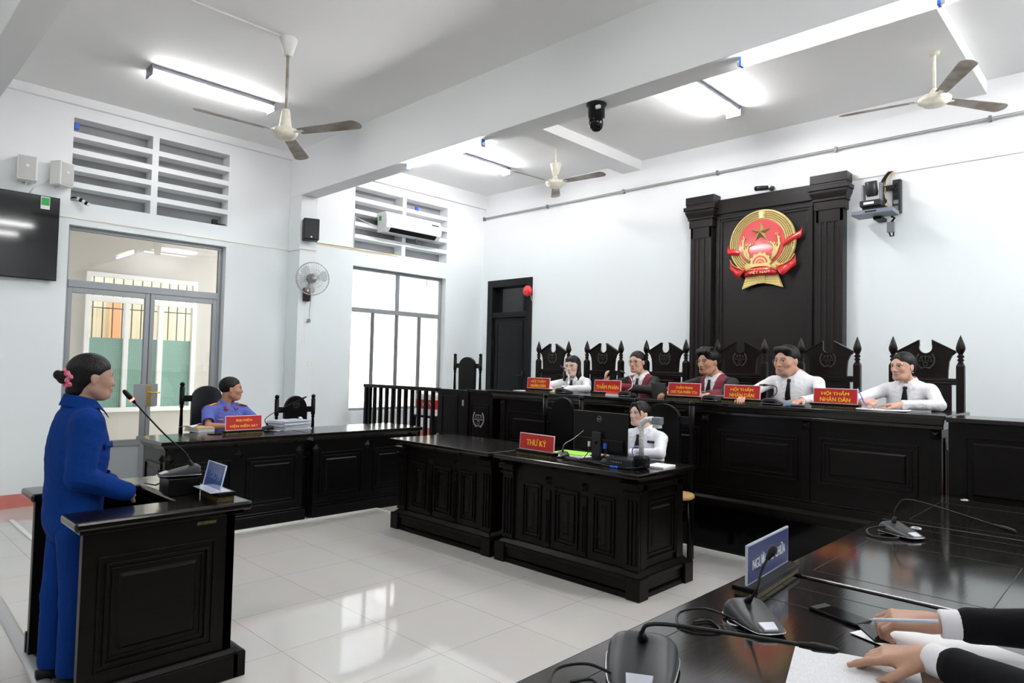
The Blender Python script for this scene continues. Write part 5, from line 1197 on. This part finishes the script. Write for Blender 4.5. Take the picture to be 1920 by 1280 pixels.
def hand(G, w, d, n, side, curl=(.3, .35, .4, .45), s=1.0, thumb=.4, spread=.05, point=None):
    """w wrist, d finger direction, n back-of-hand normal; side=+1 thumb along n x d"""
    w = np.array(w, float); d = uv(d); n = uv(np.array(n)-np.dot(n, d)*d); l = np.cross(n, d)*side
    G.cone(w-d*.02*s, w+d*.02*s, .024*s, .027*s, .012*s, flat=n, f=1.35)
    for o, r in ((-.028, .0125), (-.010, .0135), (.008, .0135), (.025, .0125)):
        G.cone(w+d*.012*s+l*o*.55*s, w+(d*.082+l*o-n*.002)*s, r*1.15*s, r*.95*s, .012*s)
    G.cone(w+l*.02*s+d*.02*s-n*.006*s, w+l*.028*s+d*.055*s-n*.008*s, .015*s, .012*s, .012*s)
    for i, (o, L_) in enumerate(((.0285, .072), (.0095, .080), (-.0095, .074), (-.027, .058))):
        p = w+(d*.085+l*o-n*.002)*s; a = curl[i]*.75; dd = uv(d+l*o*spread*30*.06)
        for j, (fr, ra, rb) in enumerate(((.45, .0098, .0088), (.31, .0088, .0078), (.24, .0078, .0064))):
            v = dd*math.cos(a)-n*math.sin(a); e = p+v*L_*fr*s
            G.cone(p, e, ra*s, rb*s, .003*s); q0 = p; p = e; a += curl[i]*(1.25 if j == 0 else .8)
        NAILS.append((e-(e-q0)*.12, uv(e-q0), uv(np.cross(uv(e-q0), np.cross(n, uv(e-q0)))), rb*s))
    p = w+(d*.022+l*.030-n*.006)*s; a = .75-thumb*.35
    v = uv(d*math.cos(a)+l*math.sin(a)-n*(.15+.3*thumb)); e = p+v*.040*s; G.cone(p, e, .0135*s, .0105*s, .010*s)
    v = uv(v+d*.5*thumb-l*.5*thumb-n*.1); e2 = e+v*.030*s; G.cone(e, e2, .0105*s, .0095*s, .003*s); v = uv(v-l*.3*thumb); G.cone(e2, e2+v*.022*s, .0095*s, .0075*s, .003*s)

def make_hair(head, c, R, s, style, base):
    G = SDF((-.15, -.22, -.30), (.15, .14, .16), .0045)
    z3 = np.eye(3)
    if style == 'thick':
        G.ell((0, -.012, .048), (.088, .108, .090)); G.cone((-.045, .068, .094), (.05, .064, .098), .026, .028, .03)
        for k_ in range(9): G.ell((-.06+.015*k_, .02+.04*math.sin(k_*2.2), .122+.006*math.cos(k_*1.7)), (.02, .022, .018), k=.012)
    elif style == 'crop': G.ell((0, -.014, .036), (.082, .102, .090))
    elif style == 'short': G.ell((0, -.014, .042), (.084, .104, .092)); G.cone((-.05, .062, .088), (.04, .066, .092), .024, .026, .03)
    else: G.ell((0, -.014, .037), (.0835, .103, .092))
    male = style in ('short', 'thick', 'crop')
    # open the face, then the cheeks and the ears
    G.ell((0, .135, -.018), (.068 if male else .062, .085, .118 if male else (.116 if style != 'long' else .098)), k=.012, sub=True)
    for g in (-1, 1):
        G.ell((g*.072, .066, -.058), (.040, .052 if male else .048, .058), k=.010, sub=True)
        if style != 'long': G.ell((g*.092, .000, -.012), (.024, .024, .036), k=.005, sub=True)
    if male: G.cut((0, -.03, -.050), (0, .55, -1), .01)
    if style == 'long':
        for g in (-1, 1):
            G.cone((g*.072, -.005, .03), (g*.082, .008, -.09), .026, .027, .02); G.cone((g*.082, .008, -.09), (g*.088, .035, -.150), .027, .014, .02)
        G.cone((0, -.06, 0), (0, -.06, -.12), .06, .055, .03)
        for k_ in range(6): G.cone((-.045+.018*k_, .070, .088), (-.050+.020*k_, .092, .048), .010, .003, .006)
    elif not male:
        G.cone((0, -.06, -.02), (0, -.062, -.055), .055, .045, .03)
        G.cut((0, -.04, -.080), (0, .45, -1), .01)
        if style == 'pony': G.cone((0, -.10, .0), (.02, -.115, -.10), .026, .024, .015); G.cone((.02, -.115, -.10), (.05, -.10, -.22), .024, .010, .01)
        if style == 'tied': G.ell((0, -.115, -.02), (.035, .03, .04), k=.02)
        if style == 'bun': G.ell((-.0, -.125, .0), (.030, .028, .034), k=.006); G.ell((0, -.148, .012), (.022, .02, .024), k=.006); G.cone((0, -.08, -.07), (0, -.05, -.085), .03, .03, .02)
        if style == 'clip':
            G.ell((.01, -.105, .05), (.045, .035, .045), k=.01)
            for g in (-1, 1): G.cone((g*.020, .070, .098), (g*.062, .068, .035), .016, .010, .01); G.cone((g*.062, .068, .035), (g*.070, .055, -.02), .009, .003, .004)
    V, F = G.mesh(1); V = np.array(c)+s*(V@R.T)
    return obj_np('hair', V, F, HAIRM, head, base)
def glasses(head, c, R, s, mt, base, round_=True):
    P = lambda x, y, z: Vector(np.array(c)+s*(R@np.array([x, y, z]))-np.array(base))
    m = MB()
    for g in (-1, 1):
        rx, rz_ = (.021, .018) if round_ else (.024, .016)
        m.tube([P(g*.032+rx*math.cos(a), .104-.25*abs(rx*math.cos(a)*g+.032-.0)*.3, .002+rz_*math.sin(a)) for a in np.linspace(0, 2*PI, 21)[:-1]], .0013, 5, None, True)
        m.tube([P(g*.055, .098, .006), P(g*.078, .05, .006), P(g*.082, -.005, .004)], .0012, 5)
    m.tube([P(-.012, .108, .004), P(0, .111, .006), P(.012, .108, .004)], .0013, 5)
    return m.build('eyeglasses', mt, head)
BONE = {}
def collar(parent, nb, F, R3, base, mt, up_=(0, 0, 1), r=.062, tip=.075, s=1.0, open_=.0, lw=.026):
    """shirt collar: two leaves folded down around the neck"""
    F = uv(F); rgt = uv(np.cross(F, (0, 0, 1))); U = np.array((0, 0, 1.0)); rows = 19; v = []
    for i in range(rows):
        a = -1+2*i/(rows-1); th = a*(PI-.22-open_)
        # th = 0 at the back, +-pi at front
        dirv = -F*math.cos(th)+rgt*math.sin(th); k_ = abs(a)
        top = nb+dirv*r*s*(1-.06*k_)+U*(.048-.052*k_**2)*s+F*.012*k_*s
        low = nb+dirv*(r+lw)*s+U*(-.004-.020*k_)*s+F*.010*s*k_
        if k_ > .93: low = low+F*.020*s-U*tip*.62*s+rgt*math.copysign(.024*s, th)
        elif k_ > .80: low = low+F*.014*s-U*tip*.30*s+rgt*math.copysign(.018*s, th)
        inn = nb+dirv*(r-.004)*s-U*.03*s
        for p in (inn, top, low): v.append(Vector(p-np.array(base)))
    f = []
    for i in range(rows-1):
        a, b = 3*i, 3*i+3
        f += [(a, b, b+1, a+1), (a+1, b+1, b+2, a+2)]
    m = MB(); m.add(v, f, None, False); o = m.build('collar', mt, parent); q = o.modifiers.new('s', 'SOLIDIFY'); q.thickness = .003; q.offset = 0; return o
def drape(name, parent, bvh, pts, F, mt, base, off=.004, thick=.003):
    """strips laid on clothes: pts = list of (left,right) world points, projected back along -F"""
    v = []; Fv = Vector(F).normalized()
    for row in pts:
        for p in row:
            p = Vector(p)+Fv*.35; h = bvh.ray_cast(p, -Fv, .7); q = (h[0]+Fv*off) if h[0] is not None else p-Fv*.35
            v.append(q-Vector(base))
    k = len(pts[0]); f = []
    for i in range(len(pts)-1):
        for j in range(k-1): a = i*k+j; f.append((a, a+1, a+k+1, a+k))
    m = MB(); m.add(v, f, None, True); o = m.build(name, mt, parent); q = o.modifiers.new('s', 'SOLIDIFY'); q.thickness = thick; q.offset = 0; return o

def folds(V, c, amp):
    r_ = np.random.default_rng(3); q = V+.03*np.sin(V[:, [1, 2, 0]]*17+1.3); d = np.zeros(len(V))
    for k in range(7):
        w_ = r_.normal(0, 1, 3); w_ /= np.linalg.norm(w_); w_ *= r_.uniform(28, 75); d += (1-np.abs(np.sin(q@w_+r_.uniform(0, 6))))**2*r_.uniform(.4, 1)
    d = (d/7-.22)*2.2*amp; n_ = V-np.array(c)+np.array((0, 0, .12)); n_ /= np.maximum(np.linalg.norm(n_, axis=1, keepdims=True), .05)
    return V+d[:, None]*n_
def person(label, base, head, look, nb, F, hips, arms, s=1.0, skin=(.52, .32, .23), lips=(.42, .14, .12), male=False, hair='short', cloth=SHIRT, sw=.175,
           tie=True, glass=None, collar_m=None, robe=False, short=False, legs=None, fat=1.0, mouth=0, hs=1.0, feet_m=None, trousers=BLKCLOTH, wide=1.0, tieblade=.34, roll=0, cuffs=None, belly=1.0, name='person', collar_up=.006, collar_r=.062):
    base = np.array(base, float); head = np.array(head, float); nb = np.array(nb, float); F = uv(F); rgt = uv(np.cross(F, (0, 0, 1))); hips = np.array(hips, float)
    R = head_frame(look, roll)
    if not male: fat *= .90
    allp = [head, nb, hips]+[np.array(p) for a in arms for p in a['pts']]
    lo = np.min(allp, 0)-.22; hi = np.max(allp, 0)+.24; lo[2] = min(nb[2]-.30, min(a['pts'][-1][2] for a in arms)-.06)
    G = SDF(lo, hi, .0042)
    ctr = nb+(hips-nb)*.18
    G.cone(nb+(hips-nb)*.10, hips, .105*wide, .10*wide, .03, flat=F, f=1.4)
    G.cone(nb-rgt*sw*.6-(0, 0, .075), nb+rgt*sw*.6-(0, 0, .075), .035, .035, .02)
    G.cone(nb-F*.005-(0, 0, .05), head+R@np.array((0, -.025, -.04))*hs, .050*hs*(1.12 if male else .92), .048*hs*(1.12 if male else .94), .02)
    for a in arms:
        g = a['side']; sh = nb+rgt*g*sw+np.array((0, 0, -.065)); el, wr = np.array(a['pts'][0], float), np.array(a['pts'][1], float)
        G.cone(sh, el, .034, .031, .02); G.cone(el, wr, .033*s, .024*s, .015)
        hand(G, wr, a['d'], a['n'], a.get('ts', g*-1), a.get('curl', (.3, .35, .4, .45)), s*a.get('hs', .92), a.get('thumb', .5), a.get('spread', .05))
    add_head(G, head, R, hs, male, fat, mouth)
    V, Fc = G.mesh(1)
    col = head_colors(V, head, R, hs, skin, lips, male=male, mouth_open=mouth)
    far = np.linalg.norm(V-head, axis=1) > .16*hs
    col[far] = np.array(skin)*(1+rng.normal(0, .01, (far.sum(), 1)))
    body = obj_np(name, V, Fc, SKINM, None, base, col); body.location = base
    tag(body, label, 'person', 'people in the courtroom')
    # clothes
    lo2 = lo.copy(); lo2[2] = min(lo[2], hips[2]-.16)
    C = SDF(lo2-.03, hi+.03, .0062)
    C.cone(nb-(0, 0, .12), nb-(0, 0, .22), .145*wide, .15*wide*belly, .05, flat=F, f=1.38)
    C.cone(nb-(0, 0, .20), hips, .148*wide*belly, .150*wide*belly, .05, flat=F, f=1.3)
    C.cone(nb-rgt*sw*.82-(0, 0, .062), nb+rgt*sw*.82-(0, 0, .062), .052, .052, .05)
    C.cone(nb-(0, 0, .055), nb-(0, 0, .01), .088, .060, .04); C.cone(nb-rgt*.062-(0, 0, .048), nb+rgt*.062-(0, 0, .048), .056, .056, .03)
    for a in arms:
        g = a['side']; sh = nb+rgt*g*sw+np.array((0, 0, -.065)); el, wr = np.array(a['pts'][0], float), np.array(a['pts'][1], float)
        big = a.get('big', 1.0)
        if short: C.cone(sh, sh+(el-sh)*.78, .058, .062, .035)
        else:
            C.cone(sh, el, .054*big, .044*big, .03); e = wr-uv(wr-el)*(.085 if cuffs else .012)
            C.cone(el, e, .044*big, .033*big*(1.35 if robe else 1), .015)
            C.cone(e-uv(wr-el)*.03, e, .034*big, .035*big, .006)
            nrm = uv(wr-el); C.cone(e+nrm*.0, e+nrm*.05, .026*s, .026*s, .003, sub=True)
    if short:
        for a in arms:
            g = a['side']; sh = nb+rgt*g*sw+np.array((0, 0, -.065)); el = np.array(a['pts'][0], float); e = sh+(el-sh)*.80; nrm = uv(el-sh); C.cone(e, e+nrm*.09, .058, .062, .004, sub=True)
    if collar_up > .02: C.cone(nb-(0, 0, .04), nb+(0, 0, collar_up-.008), .078, .068, .02)
    C.cone(nb+(0, 0, .03 if collar_up > .02 else 0)+F*.01, head, .056, .06, .004, sub=True)
    C.cone(nb+(0, 0, .02)+F*.045, nb+(0, 0, .03)+F*.10, .026, .04, .015, sub=True)
    V2, F2 = C.mesh(2)
    V2 = folds(V2, nb, .0050 if not robe else .004)
    cols = None
    if robe:
        q = V2-nb; x = q@rgt; y = q@F; z = q[:, 2]
        redm = (np.abs(x) < .135) & (z > -.60); cols = np.tile(np.array((.004, .004, .005)), (len(V2), 1)); cols[redm] = (.16, .005, .02)
        vis = (y > 0) & (np.abs(x) < .012+.055*np.clip((z+.30)/.28, 0, 1.4)) & (z > -.31); cols[vis] = (.74, .74, .77)
        for a in arms:
            wr = np.array(a['pts'][1]); el = np.array(a['pts'][0]); ins = np.linalg.norm(V2-wr, axis=1) < .13; cols[ins] = (.15, .005, .018)
    sh = obj_np('robe' if robe else ('jacket' if cloth is BLUEJ else 'shirt'), V2, F2, ROBEM if robe else cloth, body, base, cols)
    bvh = BVHTree.FromPolygons([tuple(p) for p in V2], [tuple(int(i) for i in f) for f in F2])
    if collar_m: collar(body, nb+np.array((0, 0, collar_up)), F, R, base, collar_m, s=1.0, r=collar_r, lw=.026 if collar_up < .02 else .018)
    if tie:
        T0 = nb+F*.075+np.array((0, 0, -.035)); ln = tieblade
        rows = []
        for t_, wd in ((0, .013), (.06, .019), (.10, .012), (.16, .015), (.45, .024), (.9, .033), (1.0, .004)):
            cpt = T0-np.array((0, 0, ln*t_)); rows.append((cpt-rgt*wd, cpt, cpt+rgt*wd))
        drape('tie', body, bvh, rows, F, TIE, base, .007)
    if cuffs:
        for a in arms:
            el, wr = np.array(a['pts'][0], float), np.array(a['pts'][1], float); n_ = uv(wr-el)
            m = MB(); m.tube([Vector(wr-n_*.13-base), Vector(wr-n_*.01-base)], [.041, .0385], 20); o = m.build('shirt_cuff', cuffs, body, .004)
    make_hair(body, head, R, hs, hair, base)
    if glass: glasses(body, head, R, hs, glass, base)
    if legs is not None:
        T = SDF(np.min([hips]+[np.array(p) for l in legs for p in l], 0)-.16, np.max([hips]+[np.array(p) for l in legs for p in l], 0)+.16, .010)
        T.cone(hips-rgt*.07, hips+rgt*.07, .115, .115, .03, flat=F, f=1.2)
        for g, (kn, an) in zip((-1, 1), legs):
            T.cone(hips+rgt*g*.085-(0, 0, .02), kn, .088, .066, .03); T.cone(kn, np.array(an)+(0, 0, .03), .066, .055, .02)
        V3, F3 = T.mesh(1); obj_np('trousers', V3, F3, trousers, body, base)
        for kn, an in legs:
            m = MB(); a = Vector(np.array(an)-base); d_ = Vector(F); m.tube([a-d_*.07+Vector((0, 0, -.02)), a+d_*.02+Vector((0, 0, -.02)), a+d_*.13+Vector((0, 0, -.03)), a+d_*.17+Vector((0, 0, -.035))], [.03, .036, .036, .022], 12)
            m.build('shoe', feet_m or BLK, body)
    return body, bvh, R
def badge(body, bvh, p, F, w, h, mt, base, name='name_badge', off=.006):
    rgt = uv(np.cross(uv(F), (0, 0, 1))); p = np.array(p, float); k = np.array((0, 0, h/2))
    rows = [(p+k-rgt*w/2, p+k+rgt*w/2), (p-k-rgt*w/2, p-k+rgt*w/2)]
    return drape(name, body, bvh, rows, F, mt, base, off, .003)

# ---------------- seated bench figures -----------------------------------
DEF = np.array((-3.8, 1.0, 1.45)); TB = 1.286
def bench_person(label, hx, hy, hz, nbo, F, el, wr, hd, look=None, hs=1.0, **kw):
    q = 1.022; head = np.array((hx*q, hy*q, 1.55+(hz-1.55)*q)); hs *= q; nb = head+np.array((nbo[0], nbo[1]+.03, nbo[2]+.05)); F = np.array(F, float)
    look = (DEF-head) if look is None else look
    hips = np.array((nb[0]-F[0]*.02, 6.42, .93)); base = (hips[0], hips[1], .41)
    kn = [(hips[0]-.12, 5.98+.25, .90), (hips[0]+.12, 5.98+.25, .90)]
    legs = [(np.array((hips[0]-.13, 6.27, .93)), np.array((hips[0]-.13, 6.29, .47))), (np.array((hips[0]+.13, 6.27, .93)), np.array((hips[0]+.13, 6.29, .47)))]
    rgt = uv(np.cross(uv(F), (0, 0, 1))); arms = []
    for g in (-1, 1):
        i = 0 if g < 0 else 1
        arms.append(dict(side=g, pts=(el[i], wr[i]), d=hd[i][0], n=hd[i][1], curl=hd[i][2] if len(hd[i]) > 2 else (.35, .4, .45, .5), thumb=.6))
    return person(label, base, head, look, nb, F, hips, arms, hs=hs, legs=legs, **kw)
UP = (0, 0, 1)
SK1 = (.62, .36, .265); SK2 = (.46, .23, .145); SK3 = (.53, .285, .20)
GOLDWIRE = mat('gold_wire', (.5, .38, .2), .3, metal=.8); DARKWIRE = mat('dark_wire', (.06, .06, .07), .3, metal=.5)
# note: rgt = F x up; facing -Y the person's right hand side (+1) is at -X
b, v, R = bench_person('female assessor in white shirt, round glasses and shoulder length hair, far left of bench', -4.93, 6.14, 1.575, (.03, .02, -.175), (.0, -1, 0),
    [(-4.62, 6.02, 1.33), (-5.22, 5.95, 1.33)], [(-4.80, 5.80, 1.325), (-5.02, 5.76, 1.335)], [((-1, -.15, 0), UP), ((1, -.1, -.05), UP)],
    hair='long', hs=1.04, skin=(.66, .44, .36), lips=(.55, .2, .2), glass=GOLDWIRE, collar_m=SHIRT, sw=.15, tieblade=.14)
b, v, R = bench_person('female judge in crimson and black robe with dark framed glasses and ponytail', -4.03, 6.12, 1.635, (.035, .03, -.19), (.0, -1, 0),
    [(-3.74, 5.92, 1.35), (-4.36, 5.95, 1.36)], [(-4.00, 5.78, 1.37), (-4.20, 5.80, 1.42)], [((-.9, -.25, .15), (0, -.3, 1), (.5, .5, .5, .5)), ((.25, -.5, .8), (-.7, -.6, 0), (.3, .35, .4, .4))],
    hair='pony', hs=.98, skin=SK1, lips=(.55, .05, .07), glass=DARKWIRE, collar_m=SHIRT, robe=True, sw=.16, tieblade=.22)
m = MB(); m.tube([Vector((-4.0, 5.78, 1.37))+Vector((.028*math.cos(a)*.35, .03*math.sin(a), .03*math.cos(a))) for a in np.linspace(0, 2*PI, 17)[:-1]], .005, 6, None, True); m.ball((-3.995, 5.753, 1.375), .018, None, 12, (.8, .4, 1))
o = m.build('wristwatch', SILV, loc=(-4.0, 5.78, 1.37)); tag(o, 'silver wristwatch on the female judge\'s wrist', 'watch')
b, v, R = bench_person('male presiding judge in crimson and black robe with wavy black hair, speaking', -3.19, 6.10, 1.645, (.05, .03, -.19), (-.1, -1, 0),
    [(-2.94, 5.92, 1.35), (-3.54, 5.95, 1.35)], [(-2.98, 5.72, 1.34), (-3.42, 5.74, 1.335)], [((-.3, -1, 0), UP), ((-.1, -1, -.1), UP)],
    hair='thick', hs=1.08, skin=SK2, lips=(.28, .10, .09), male=True, glass=GOLDWIRE, collar_m=SHIRT, robe=True, sw=.20, wide=1.12, mouth=1, tieblade=.2, look=(-.25, -1, -.05))
b, v, R = bench_person('male assessor in white shirt with thin glasses leaning on the bench', -2.40, 6.05, 1.66, (.05, .03, -.175), (-.05, -1, 0),
    [(-2.06, 5.92, 1.35), (-2.70, 5.90, 1.35)], [(-2.12, 5.66, 1.33), (-2.62, 5.64, 1.33)], [((-.15, -1, -.1), UP), ((.3, -1, -.05), UP)],
    hair='short', hs=1.15, skin=SK3, lips=(.36, .16, .14), male=True, glass=GOLDWIRE, collar_m=SHIRT, sw=.215, wide=1.2, fat=1.12, tieblade=.33)
badge(b, v, (-2.44, 5.9, 1.33), (0, -1, 0), .018, .018, GOLD, (b.location), 'tie_pin', .013)
b, v, R = bench_person('female assessor in white shirt writing notes at the right end of the bench', -1.485, 6.10, 1.625, (.025, .03, -.175), (.0, -1, 0),
    [(-1.20, 5.95, 1.335), (-1.80, 5.93, 1.34)], [(-1.40, 5.70, 1.335), (-1.655, 5.66, 1.345)], [((-1, -.1, -.03), (0, 0, 1), (.1, .1, .12, .15)), ((.75, -.4, .1), (-.2, -.5, .8), (.8, .9, 1.0, 1.0))],
    hair='tied', hs=.97, skin=SK1, lips=(.42, .15, .13), collar_m=SHIRT, sw=.165, tieblade=.25)
m = MB(); m.tube([(-1.61, 5.60, 1.30), (-1.66, 5.62, 1.40), (-1.685, 5.63, 1.45)], .004, 8); o = m.build('pen', mat('blue_pen', (.08, .15, .75), .3), loc=(-1.64, 5.6, 1.3)); tag(o, 'blue pen held by the assessor at the right end of the bench', 'pen')
m = MB(); hq = np.array((-1.485*1.022, 6.10*1.022, 1.55+.075*1.022)); [m.ball(Vector(hq+1.04*(R@np.array((g*.083, .0, -.042)))), .006, None, 8) for g in (-1, 1)]
o = m.build('earring', SILV, b); o.location = -Vector(b.location)

# ---------------- clerk -------------------------------------------------
hc = np.array((-3.10, 4.76, 1.187)); nb = hc+np.array((.035, .035, -.125)); hips = np.array((nb[0], 4.90, .52))
legs = [(np.array((hips[0]-.1, 4.66, .50)), np.array((hips[0]-.1, 4.70, .06))), (np.array((hips[0]+.1, 4.66, .50)), np.array((hips[0]+.1, 4.70, .06)))]
b, v, R = person('young female clerk in white shirt and black tie sitting behind the monitor', (hips[0], 4.86, 0), hc, (-.22, -1, .06), nb, (-.05, -1, 0), hips,
    [dict(side=-1, pts=((-2.82, 4.62, .90), (-3.02, 4.50, .895)), d=(-1, -.15, 0), n=UP), dict(side=1, pts=((-3.34, 4.68, .90), (-3.2, 4.48, .895)), d=(.3, -.9, 0), n=UP)],
    hair='clip', hs=.86, skin=(.64, .40, .30), lips=(.6, .14, .13), collar_m=SHIRT, sw=.155, tieblade=.24, legs=legs)
badge(b, v, (-2.955, 4.6, .975), (-.05, -1, 0), .07, .018, BLK, b.location)
# ---------------- prosecutor ---------------------------------------------
hc = np.array((-7.0, 3.03, 1.255)); nb = np.array((-7.04, 3.00, 1.095)); hips = np.array((-7.12, 2.98, .53))
legs = [(np.array((-6.78, 2.88, .52)), np.array((-6.84, 2.88, .06))), (np.array((-6.78, 3.10, .52)), np.array((-6.84, 3.10, .06)))]
b, v, R = person('man in periwinkle uniform shirt with orange shoulder boards at the black desk', (-7.12, 2.98, 0), hc, (.35, 1, .02), nb, (1, .15, 0), hips,
    [dict(side=-1, pts=((-6.84, 3.26, .89), (-6.60, 3.12, .89)), d=(.4, .0, .0), n=(0, .2, 1), curl=(1, 1.1, 1.1, 1.1)), dict(side=1, pts=((-6.82, 2.74, .90), (-6.60, 2.99, .89)), d=(.2, 1, 0), n=(.3, 0, 1), curl=(.7, .7, .7, .7))],
    hair='crop', hs=1.06, skin=SK2, lips=(.32, .13, .11), male=True, cloth=SHIRTB, collar_m=SHIRTB, sw=.20, wide=1.12, tie=False, short=True, legs=legs, fat=1.12, collar_up=.018, collar_r=.066)
ORG = mat('orange_board', (.85, .22, .06), .5)
for g in (-1, 1):
    m = MB(); c0 = Vector(nb)+Vector((.02, g*.16, -.002)); c0 -= Vector(b.location)
    m.box(-.022, -.06, -.003, .022, .06, .004, Matrix.Translation(c0) @ Matrix.Rotation(-g*.28, 4, 'X')); q = m.build('shoulder_board', ORG, b, .002)
    m = MB(); m.box(-.016, -.05, .004, -.008, .05, .006, Matrix.Translation(c0) @ Matrix.Rotation(-g*.28, 4, 'X')); m.box(.008, -.05, .004, .016, .05, .006, Matrix.Translation(c0) @ Matrix.Rotation(-g*.28, 4, 'X')); m.build('stripe', YEL, q)
    badge(b, v, nb+np.array((.0, g*.062, -.035)), (1, .15, 0), .025, .035, RED, b.location, 'collar_patch', .016)
badge(b, v, nb+np.array((0, -.12, -.15)), (1, .15, 0), .05, .015, mat('orange_tag', (.7, .2, .05), .5), b.location, 'chest_tag')
# ---------------- woman in blue ---------------------------------------------
hc = np.array((-3.75, .937, 1.452)); nb = np.array((-3.76, .895, 1.305)); hips = np.array((-3.78, .890, .80))
b, v, R = person('woman in royal blue jacket and trousers standing in the witness stand, seen from the side', (-3.78, .88, 0), hc, (.03, 1, -.02), nb, (.0, 1, 0), hips,
    [dict(side=1, pts=((-3.57, .86, 1.0), (-3.62, 1.08, .90)), d=(-.7, .35, -.1), n=(.3, .6, .6), big=1.32, curl=(.7, .7, .7, .7)), dict(side=-1, pts=((-3.98, .88, 1.0), (-3.88, 1.08, .91)), d=(.8, .25, -.1), n=(-.3, .6, .6), big=1.3, curl=(.7, .7, .7, .7))],
    hair='bun', hs=.95, skin=(.42, .25, .185), lips=(.40, .15, .13), cloth=BLUEJ, collar_m=BLUEJ, sw=.155, tie=False, wide=1.04, belly=1.03, collar_up=.022, collar_r=.069)
J = SDF((-4.1, .60, .60), (-3.45, 1.2, 1.0), .008)
J.cone((-3.775, .905, .98), (-3.785, .895, .70), .160, .168, .03, flat=(0, 1, 0), f=1.2); J.cut((0, 0, .68), (0, .25, -1), .008); J.cone((-3.785, .895, .72), (-3.785, .895, .60), .15, .16, .004, flat=(0, 1, 0), f=1.2, sub=True)
V_, F_ = J.mesh(2); V_ = folds(V_, nb, .006); obj_np('jacket_hem', V_, F_, BLUEJ, b, b.location)
T = SDF((-4.05, .62, .03), (-3.5, 1.1, .82), .008)
T.cone((-3.85, .885, .76), (-3.71, .885, .76), .09, .09, .03, flat=(0, 1, 0), f=1.1)
for x, y in ((-3.695, .905), (-3.865, .865)):
    T.cone((x, .885, .72), (x, y-.005, .40), .078, .066, .02); T.cone((x, y-.005, .40), (x, y-.01, .09), .066, .064, .02); T.cut((0, 0, .06), (0, 0, -1), .004)
V_, F_ = T.mesh(1); V_ = folds(V_, (-3.78, .87, .45), .006); obj_np('trousers', V_, F_, BLUEJ, b, b.location)
for x, y in ((-3.695, .905), (-3.865, .865)):
    m = MB(); a = Vector((x, y, 0))-Vector(b.location); m.tube([a+Vector((0, -.075, .03)), a+Vector((0, -.01, .033)), a+Vector((0, .09, .028)), a+Vector((0, .13, .02))], [.026, .034, .034, .018], 12); m.build('shoe', BLK, b)
m = MB(); P = lambda x, y, z: Vector(hc+.95*(R@np.array([x, y, z])))-Vector(b.location)
m.tube([P((.036+.006*math.sin(5*a))*math.cos(a), -.104+.008*math.sin(7*a), .0+(.040+.006*math.cos(6*a))*math.sin(a)) for a in np.linspace(0, 2*PI, 97)[:-1]], [.012+.0045*math.sin(k*.85) for k in range(96)], 12, None, True)
m.build('scrunchie', mat('pink_scrunchie', (.55, .03, .13), .6, noise=.6, nscale=60, var=(.8, .3, .4)), b)
badge(b, v, (-3.66, 1.0, 1.13), (0, 1, 0), .10, .03, BLUEJ, b.location, 'pocket_flap', .012)
# ---------------- lawyer at the right edge -----------------------------------
NAILS.clear()
hc = np.array((.13, 2.05, 1.27)); nb = np.array((.16, 2.06, 1.11)); hips = np.array((.28, 2.08, .52))
legs = [(np.array((-.05, 2.20, .52)), np.array((-.05, 2.20, .06))), (np.array((-.05, 1.92, .52)), np.array((-.05, 1.92, .06)))]
b, v, R = person('lawyer in black suit jacket with white cuffs holding a pen, only hands and forearms visible', (.28, 2.08, 0), hc, (-1, .2, -.35), nb, (-1, 0, 0), hips,
    [dict(side=-1, pts=((-.13, 1.80, .87), (-.425, 1.975, .845)), d=(-.93, -.22, -.16), n=(-.1, -.1, 1), curl=(.12, .35, .42, .5), thumb=.5, big=1.36, hs=1.16, ts=1),
     dict(side=1, pts=((-.14, 2.36, .885), (-.46, 2.225, .855)), d=(-.9, -.36, -.02), n=(-.1, -.25, 1), curl=(.75, .85, .85, .9), thumb=.9, big=1.36, hs=1.22, ts=-1)],
    hair='short', hs=1.0, skin=(.45, .25, .17), lips=(.36, .16, .14), male=True, cloth=BLKCLOTH, collar_m=SHIRT, sw=.19, wide=1.1, legs=legs, cuffs=SHIRT)
NAILM = mat('nail', (.62, .40, .32), .3)
for c_, d_, n_, r_ in NAILS:
    x_ = np.cross(d_, n_); T_ = frameM(Vector(c_+n_*r_*.80)-Vector(b.location), x_, d_, n_)
    m = MB(); m.ball((0, 0, 0), 1, T_ @ Matrix.Diagonal((r_*.72, r_*1.05, r_*.28, 1)), 10); m.build('fingernail', NAILM, b)
m = MB(); m.tube([(-.612, 2.152, .842), (-.600, 2.149, .846), (-.595, 2.148, .848), (-.431, 2.11, .898)], [.001, .003, .0045, .0045], 10); o = m.build('pen', mat('clear_blue_pen', (.55, .68, .85), .2), loc=(-.6, 2.15, .84)); tag(o, 'pale blue ballpoint pen in the lawyer\'s hand', 'pen')
